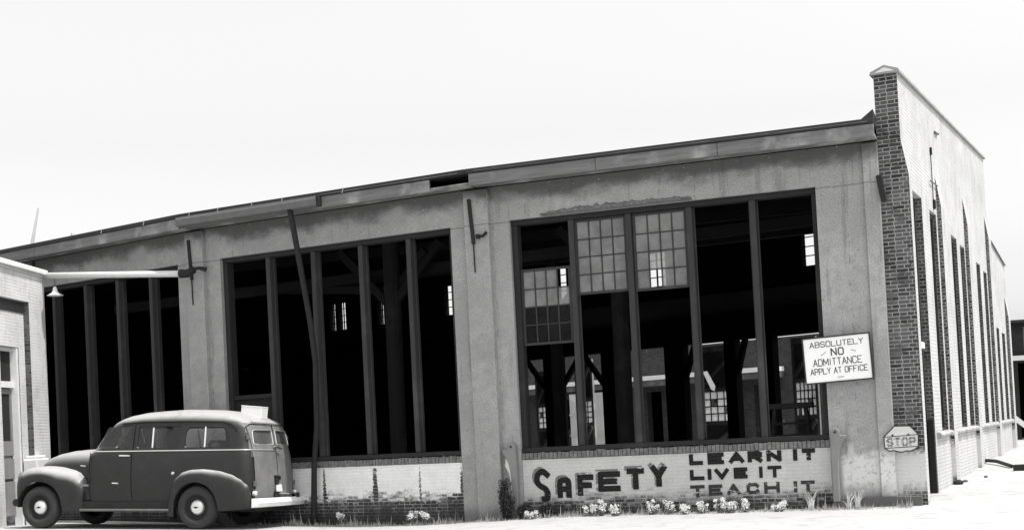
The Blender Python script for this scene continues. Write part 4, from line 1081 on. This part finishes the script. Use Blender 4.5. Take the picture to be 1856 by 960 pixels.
# glass
def side_glass(pg, s_, off=.018):
    q = rounded(pg, .045); mb = MB(); mb.quad(*[(p[0], s_ * (surf_y(p[0], p[1]) - off), p[1]) for p in q]); return mb
for s_ in (1, -1):
    for pg in (SW1, SW2, SW3): link('side_window_glass', side_glass(pg, s_), 'glass', CAR, FC)
    q = rounded(RW1, .04)
    link('rear_window_glass', MB().quad(*[(surf_x(p[0], p[1]) + .015, p[0] * s_, p[1]) for p in q]), 'reflectglass', CAR, FC)
    q = rounded(WSH, .04)
    link('windshield_glass', MB().quad(*[(2.04 - (p[1] - 1.3) * .68 - p[0] * .10, p[0] * s_, p[1]) for p in q]), 'glass', CAR, FC)
    # bright window dividers and rear window frames
    for x in (.86, -.10): link('window_divider', MB().bar((x, s_ * (surf_y(x, 1.34) - .012), 1.335), (x + .015, s_ * (surf_y(x, 1.66) - .012), 1.67), .022, .02), 'chrome', CAR, FC)
    rf_ = MB(); q = rounded([(p[0] + (.012 if p[0] > .3 else -.012), p[1] + (.012 if p[1] > 1.5 else -.012)) for p in RW1], .045)
    q = q + q[:1]
    rf_.tube([(surf_x(p[0], p[1]) - .004, p[0] * s_, p[1]) for p in q], .010, 6, caps=False)
    link('rear_window_trim', rf_, 'chrome', CAR, FC)
# belt moulding round the body and rear
bl_ = []
for i in range(30): x = 1.95 - (1.95 + .66) * i / 29; bl_.append((x, surf_y(x, 1.285) + .006, 1.285))
for i in range(1, 25):
    t = math.pi / 2 * i / 24; ys_, xr_ = .8256, -.979
    bl_.append((xr_ + .32 + (-.32) * math.sin(t) ** (2 / 3) - .006, ys_ * max(0, math.cos(t)) ** (2 / 3), 1.285))
for s_ in (1,): link('belt_moulding', MB().tube(bl_, .009, 6), 'chrome', CAR, FC, smooth=True)
# drip rail over the side windows
for s_ in (1, -1):
    pts = [(x, s_ * .722, interp(GT, x) - .008) for x in (1.46, 1.4, 1.1, .7, .2, -.2, -.4)] + [(-.55, s_ * .735, 1.71), (-.63, s_ * .745, 1.65), (-.66, s_ * .755, 1.6)]
    link('drip_rail', MB().tube(pts, .011, 6), 'dark', CAR, FC, smooth=True)
# door seams
def seam(pts, nm='door_seam'): link(nm, MB().tube(pts, .0065, 5), 'black', CAR, FC)
for s_ in (1, -1):
    seam([(1.21, s_ * (surf_y(0, z) + .001), z) for z in (.42, .6, .8, 1.0, 1.15, 1.27)])
    seam([(1.21, s_ * (surf_y(0, z) + .001), z) for z in (1.30, 1.45, 1.6, 1.72)])
    seam([(2.0, s_ * (surf_y(0, z) + .001), z) for z in (.75, .9, 1.0, 1.15, 1.27)])
    seam([(1.21 + .8 * t, s_ * (surf_y(0, .44) + .002), .44) for t in (0, .5, 1)])
    seam([(surf_x(.7, z) - .001, .7 * s_, z) for z in (.5, .7, .9, 1.1, 1.25)])
    seam([(surf_x(.68, z) - .001, .68 * s_, z) for z in (1.3, 1.42, 1.55, 1.66)] + [(surf_x(y, 1.71) - .001, y * s_, 1.71) for y in (.6, .45, .3, .15, 0.01)])
seam([(surf_x(0, z) - .001, 0, z) for z in (.5, .75, 1.0, 1.2, 1.4, 1.6, 1.71)])
# the rear doors are lifted out of the body shell as parts of their own
def take(name, test, mat, label=None):
    b1 = bmesh.new(); b1.from_mesh(bo.data); b2 = b1.copy()
    f1 = [f for f in b1.faces if test(f.calc_center_median())]; bmesh.ops.delete(b1, geom=f1, context='FACES')
    f2 = [f for f in b2.faces if not test(f.calc_center_median())]; bmesh.ops.delete(b2, geom=f2, context='FACES')
    me = bpy.data.meshes.new(name); b2.to_mesh(me); b1.to_mesh(bo.data); b1.free(); b2.free()
    o = bpy.data.objects.new(name, me); COL.objects.link(o); me.materials.clear(); me.materials.append(M[mat]); o.parent = CAR
    o.matrix_basis = Matrix.Identity(4); WMAT[o] = FC.copy()
    if label: o['label'] = label
    return o
take('rear_door', lambda c: c.x < -.72 and .0 < c.y < .70 and .42 < c.z < 1.735, 'rearsunpaint', 'left rear door, paint lightened as if sunlit')
take('rear_door', lambda c: c.x < -.72 and -.70 < c.y <= .0 and .42 < c.z < 1.735, 'rearsunpaint', 'right rear door, paint lightened as if sunlit')
# hood
rows = []
HT = [(1.9, 1.335), (2.1, 1.345), (2.4, 1.335), (2.7, 1.315), (2.95, 1.275), (3.15, 1.215), (3.3, 1.13), (3.4, 1.03), (3.46, .9)]
HW = [(1.9, .74), (2.1, .70), (2.4, .635), (2.7, .57), (2.95, .51), (3.15, .45), (3.3, .37), (3.4, .28), (3.46, .16)]
for i in range(34):
    x = 1.97 + 1.49 * i / 33; zt, w_ = interp(HT, x), interp(HW, x); row = []
    for k in range(21):
        t = math.pi * k / 20; c_, s_ = math.cos(t), math.sin(t)
        row.append((x, w_ * (abs(c_) ** .62) * (1 if c_ > 0 else -1), .62 + (zt - .62) * s_ ** .5 if s_ > 1e-6 else .62))
    rows.append(row)
hd = MB().grid(rows); link('hood', hd, 'paint', CAR, FC, smooth=True)
link('hood_badge', MB().box(2.12, 2.26, .735, .745, 1.02, 1.035).box(2.15, 2.2, .737, .746, 1.04, 1.06) if False else MB().bar((2.28, .70, 1.055), (2.16, .735, 1.045), .01, .018), 'chrome', CAR, FC)
for s_ in (1, -1):
    y0, y1 = sorted((s_ * .55, s_ * .80)); link('cowl_side', MB().box(2.0, 2.25, y0, y1, .45, .74), 'paint', CAR, FC, bevel=.03)
# fenders
def fender(name, top, outer_, inner, arch_c, arch_r, xlo, xhi, zlo, s_, zlo2=None):
    rows = []; n_ = 64
    for i in range(n_ + 1):
        u_ = i / n_; x = xlo + (xhi - xlo) * (.5 - .5 * math.cos(math.pi * u_))
        zt, yo = interp(top, x), interp(outer_, x)
        d_ = abs(x - arch_c); zb = interp(zlo, x) if isinstance(zlo, list) else zlo
        if d_ < arch_r: zb = max(zb, .36 + (arch_r ** 2 - d_ ** 2) ** .5)
        zb = min(zb, zt - .02); row = [(x, s_ * inner, zt - .03)]
        for k in range(13):
            t = math.pi / 2 * k / 12; rr = min(.30, (zt - zb) * .8)
            row.append((x, s_ * (inner + (yo - inner) * math.sin(t) ** .75), zt - rr + rr * math.cos(t) ** .75))
        for k in range(1, 7): z = zt - rr + (zb - zt + rr) * k / 6; row.append((x, s_ * (yo - .02 * (k / 6) ** 2), z))
        row.append((x, s_ * (yo - .05), zb + .004)); rows.append(row)
    mb = MB().grid(rows); mb.quad(*rows[0]); mb.quad(*reversed(rows[-1]))
    o = link(name, mb, 'paint', CAR, FC, smooth=True); fix_normals(o)
    o.data.set_sharp_from_angle(angle=R(50)) if hasattr(o.data, 'set_sharp_from_angle') else None
    return o
FT_ = [(2.14, .78), (2.16, .82), (2.22, .89), (2.32, .955), (2.45, .995), (2.75, 1.04), (3.0, 1.055), (3.2, 1.05), (3.35, 1.025), (3.43, .97), (3.475, .88)]
FO_ = [(2.14, .85), (2.25, .89), (2.6, .915), (3.1, .915), (3.3, .90), (3.42, .84), (3.475, .72)]
FZ = [(2.14, .29), (2.5, .29), (3.30, .41), (3.475, .45)]
RT_ = [(-.97, .36), (-.95, .55), (-.88, .72), (-.78, .83), (-.62, .905), (-.40, .96), (-.12, .985), (.1, .975), (.25, .94), (.38, .86), (.47, .74), (.52, .58), (.54, .40)]
RO_ = [(-.97, .85), (-.88, .90), (-.7, .945), (-.3, .965), (.2, .955), (.4, .92), (.54, .865)]
RZ = [(-.97, .335), (-.45, .30), (.3, .19), (.54, .22)]
for s_ in (1, -1):
    fender('front_fender', FT_, FO_, .40, 2.95, .43, 2.14, 3.475, FZ, s_)
    fender('rear_fender', RT_, RO_, .80, -.0, .405, -.97, .54, RZ, s_)
    # running board and dark valance above it
    link('running_board', MB().box(.50, 2.17, s_ * .62, s_ * .90, .295, .335) if s_ > 0 else MB().box(.50, 2.17, -.90, -.62, .295, .335), 'gutter', CAR, FC, bevel=.012)
    a_, b_ = sorted((s_ * .80, s_ * .835)); link('running_board_apron', MB().box(.52, 2.15, a_, b_, .336, .46), 'dark', CAR, FC)
    # headlamp in the nose of the fender
    link('headlight', MB().lathe([(0, .10), (.06, .095), (.09, .07), (.1, 0)], 24, T(3.40, s_ * .66, .86) @ Matrix.Rotation(-math.pi / 2, 4, 'Z')), 'lampglass', CAR, FC, smooth=True)
    # tail light
    link('tail_light', MB().lathe([(0, -.05), (.035, -.045), (.042, -.01), (.042, .02)], 16, T(-.97, s_ * .735, .58) @ Matrix.Rotation(-math.pi / 2, 4, 'Z') @ Matrix.Rotation(0, 4, 'Z')), 'chrome', CAR, FC, smooth=True)
# grille bars, front bumper
gb = MB()
for k in range(5): z = .52 + k * .085; gb.tube([(3.30, -.5, z), (3.44, -.25, z), (3.47, 0, z), (3.44, .25, z), (3.30, .5, z)], .017, 6)
link('grille', gb, 'chrome', CAR, FC)
link('grille_back', MB().box(3.2, 3.28, -.5, .5, .45, .95), 'dark', CAR, FC)
def bumper(x, bow, z0, z1, half, d_, mat):
    rows = []
    for i in range(25):
        y = -half + 2 * half * i / 24; xx = x + bow * (1 - (y / half) ** 2) + (-bow * 1.2 if abs(y) > half * .97 else 0)
        s__ = 1 if bow > 0 else -1
        rows.append([(xx - s__ * d_, y, z0), (xx, y, z0 + .01), (xx + s__ * .02, y, (z0 + z1) / 2), (xx, y, z1 - .01), (xx - s__ * d_, y, z1)])
    mb = MB().grid(rows, closed=True); mb.quad(*rows[0]); mb.quad(*rows[-1]); o = link('bumper', mb, mat, CAR, FC, smooth=False); fix_normals(o); return o
bumper(3.50, .07, .375, .50, .88, .05, 'dark')['label'] = 'dark front bumper'
bumper(-1.09, -.02, .355, .50, .93, .05, 'bumper')['label'] = 'white rear bumper'
link('bumper_iron', MB().box(-1.06, -.9, .45, .5, .36, .42).box(-1.06, -.9, -.5, -.45, .36, .42), 'iron', CAR, FC)
# rear details: hinges, handle, number plate with lamp, step plate
for s_ in (1, -1):
    for z in (1.50, .74): link('door_hinge', MB().box(surf_x(.70, z) - .03, surf_x(.70, z) + .01, *sorted((s_ * .68, s_ * .745)), z - .05, z + .04), 'gutter', CAR, FC, bevel=.008)
link('door_handle', MB().tube([(-.99, .03, 1.33), (-1.03, .02, 1.33), (-1.035, -.05, 1.315), (-1.035, -.1, 1.305)], .013, 8), 'dark', CAR, FC)
link('door_handle', MB().box(-1.01, -.985, .0, .09, 1.335, 1.35), 'chrome', CAR, FC)
link('plate_lamp', MB().box(-1.06, -1.02, .03, .14, .72, .84), 'dark', CAR, FC, bevel=.01)
link('plate_lamp', MB().box(-1.065, -1.02, .02, .15, .842, .865).box(-1.05, -1.02, -.06, -.02, .79, .85), 'iron', CAR, FC)
link('number_plate', MB().prism([(-.07, .60), (.14, .60), (.16, .70), (-.03, .72)], -1.075, -1.065, RYZ), 'bumper', CAR, FC)
link('plate_bracket', MB().box(-1.06, -1.03, -.02, .17, .48, .595), 'dark', CAR, FC)
link('step_plate', MB().bar((-1.04, -.35, .555), (-1.04, .02, .57), .05, .018), 'chrome', CAR, FC)
link('bumper_guard', MB().tube([(-1.10, -.62, .49), (-1.09, -.62, .57)], .03, 8), 'dark', CAR, FC)
# side handles, fuel cap, trim clips
for s_ in (1, -1):
    y = s_ * .875
    link('door_handle', MB().tube([(1.24, y, 1.205), (1.25, y + s_ * .03, 1.208), (1.41, y + s_ * .03, 1.212)], .012, 8), 'chrome', CAR, FC)
link('fuel_cap', MB().tube([(1.45, .874, .755), (1.56, .874, .76)], .011, 6), 'chrome', CAR, FC)
link('fuel_cap', MB().lathe([(0, .03), (.02, .028), (.026, 0)], 12, T(.42, .885, .915)), 'chrome', CAR, FC)
link('mud_flap', MB().box(.50, .53, .62, .84, .17, .30), 'dark', CAR, FC)
# underbody and interior
link('underbody', MB().box(-.9, 3.2, -.55, .55, .28, .46).box(.5, 2.4, -.74, .74, .30, .40), 'dark', CAR, FC)
for x, zt in ((1.15, 1.33), (.35, 1.30), (-.25, 1.42)):
    link('seat', MB().box(x, x + .16, -.62, .62, .7, zt).box(x, x + .55, -.62, .62, .55, .82), 'seat', CAR, FC, bevel=.05)
sw = MB(); 
for i in range(24):
    pass
ring = [(1.62 + .19 * math.cos(t) * .35, .36 + .19 * math.sin(t), 1.36 + .19 * math.cos(t) * .93) for t in [2 * math.pi * i / 24 for i in range(25)]]
link('steering_wheel', sw.tube(ring, .012, 8, caps=False).tube([(1.62, .36, 1.36), (1.95, .36, 1.0)], .015, 8).tube([ring[3], (1.62, .36, 1.36), ring[15]], .008, 6), 'dark', CAR, FC)
link('dashboard', MB().box(1.80, 1.92, -.68, .68, 1.0, 1.29), 'seat', CAR, FC, bevel=.03)
link('rear_load', MB().box(-.75, -.4, -.5, .35, .6, 1.42).box(-.1, .15, -.3, .3, 1.3, 1.46), 'seat', CAR, FC, bevel=.06)
# wheels
def wheel(x, s_):
    Mx = FC @ T(x, s_ * .79, .36) @ (Matrix.Identity(4) if s_ < 0 else Matrix.Rotation(math.pi, 4, 'Z'))
    # local y points inboard... outer side is -y
    w = thing.__wrapped__ if False else None
    e = link('wheel', MB().lathe([(.205, -.075), (.215, -.088), (.20, -.085), (.19, -.05), (.155, -.035), (.12, -.045), (.0, -.045)], 40, Matrix.Identity(4)), 'dark', CAR, Mx, smooth=True)
    prof = [(.20, -.07), (.215, -.095), (.25, -.106), (.29, -.105), (.325, -.092), (.345, -.07), (.354, -.04), (.356, 0), (.354, .04), (.345, .07), (.325, .092), (.28, .105), (.22, .095), (.20, .06)]
    t_ = link('tyre', MB().lathe(prof, 56, Matrix.Identity(4)), 'rubber', e, Mx, smooth=True)
    link('hubcap', MB().lathe([(0, -.105), (.047, -.103), (.088, -.092), (.112, -.072), (.122, -.05), (.124, -.04)], 36, Matrix.Identity(4)), 'chrome', e, Mx, smooth=True)
    link('hubcap_badge', MB().prism([(-.04, .008), (-.012, .008), (-.012, .014), (.012, .014), (.012, .008), (.04, .008), (.034, -.01), (.012, -.01), (.012, -.016), (-.012, -.016), (-.012, -.01), (-.034, -.01)], -.108, -.1035), 'iron', e, Mx)
for x in (0, 2.95):
    for s_ in (1, -1): wheel(x, s_)
for x in (0, 2.95): link('axle', MB().tube([(x, -.7, .36), (x, .7, .36)], .05, 10), 'dark', CAR, FC)
# inner fender linings so the arches read dark
for x, r_ in ((0, .415), (2.95, .425)):
    for s_ in (1, -1):
        rows = [[(x + r_ * math.cos(t), s_ * y, .36 + r_ * math.sin(t)) for t in [math.pi * i / 16 for i in range(17)]] for y in (.55, .885)]
        mb = MB().grid(rows); mb.quad(*rows[0]); link('wheel_well', mb, 'dark', CAR, FC)
# white board standing on the roof at the rear
Mb = FC @ T(-.53, -.10, 1.845) @ Matrix.Rotation(R(5), 4, 'Y').inverted()
tag(link('roof_box', MB().box(-.19, .19, -.12, .12, -.02, .17).box(-.195, .195, -.125, .125, .171, .185), 'board', None, Mb, bevel=.008), 'small white box resting on the rear roof of the station wagon', 'box')
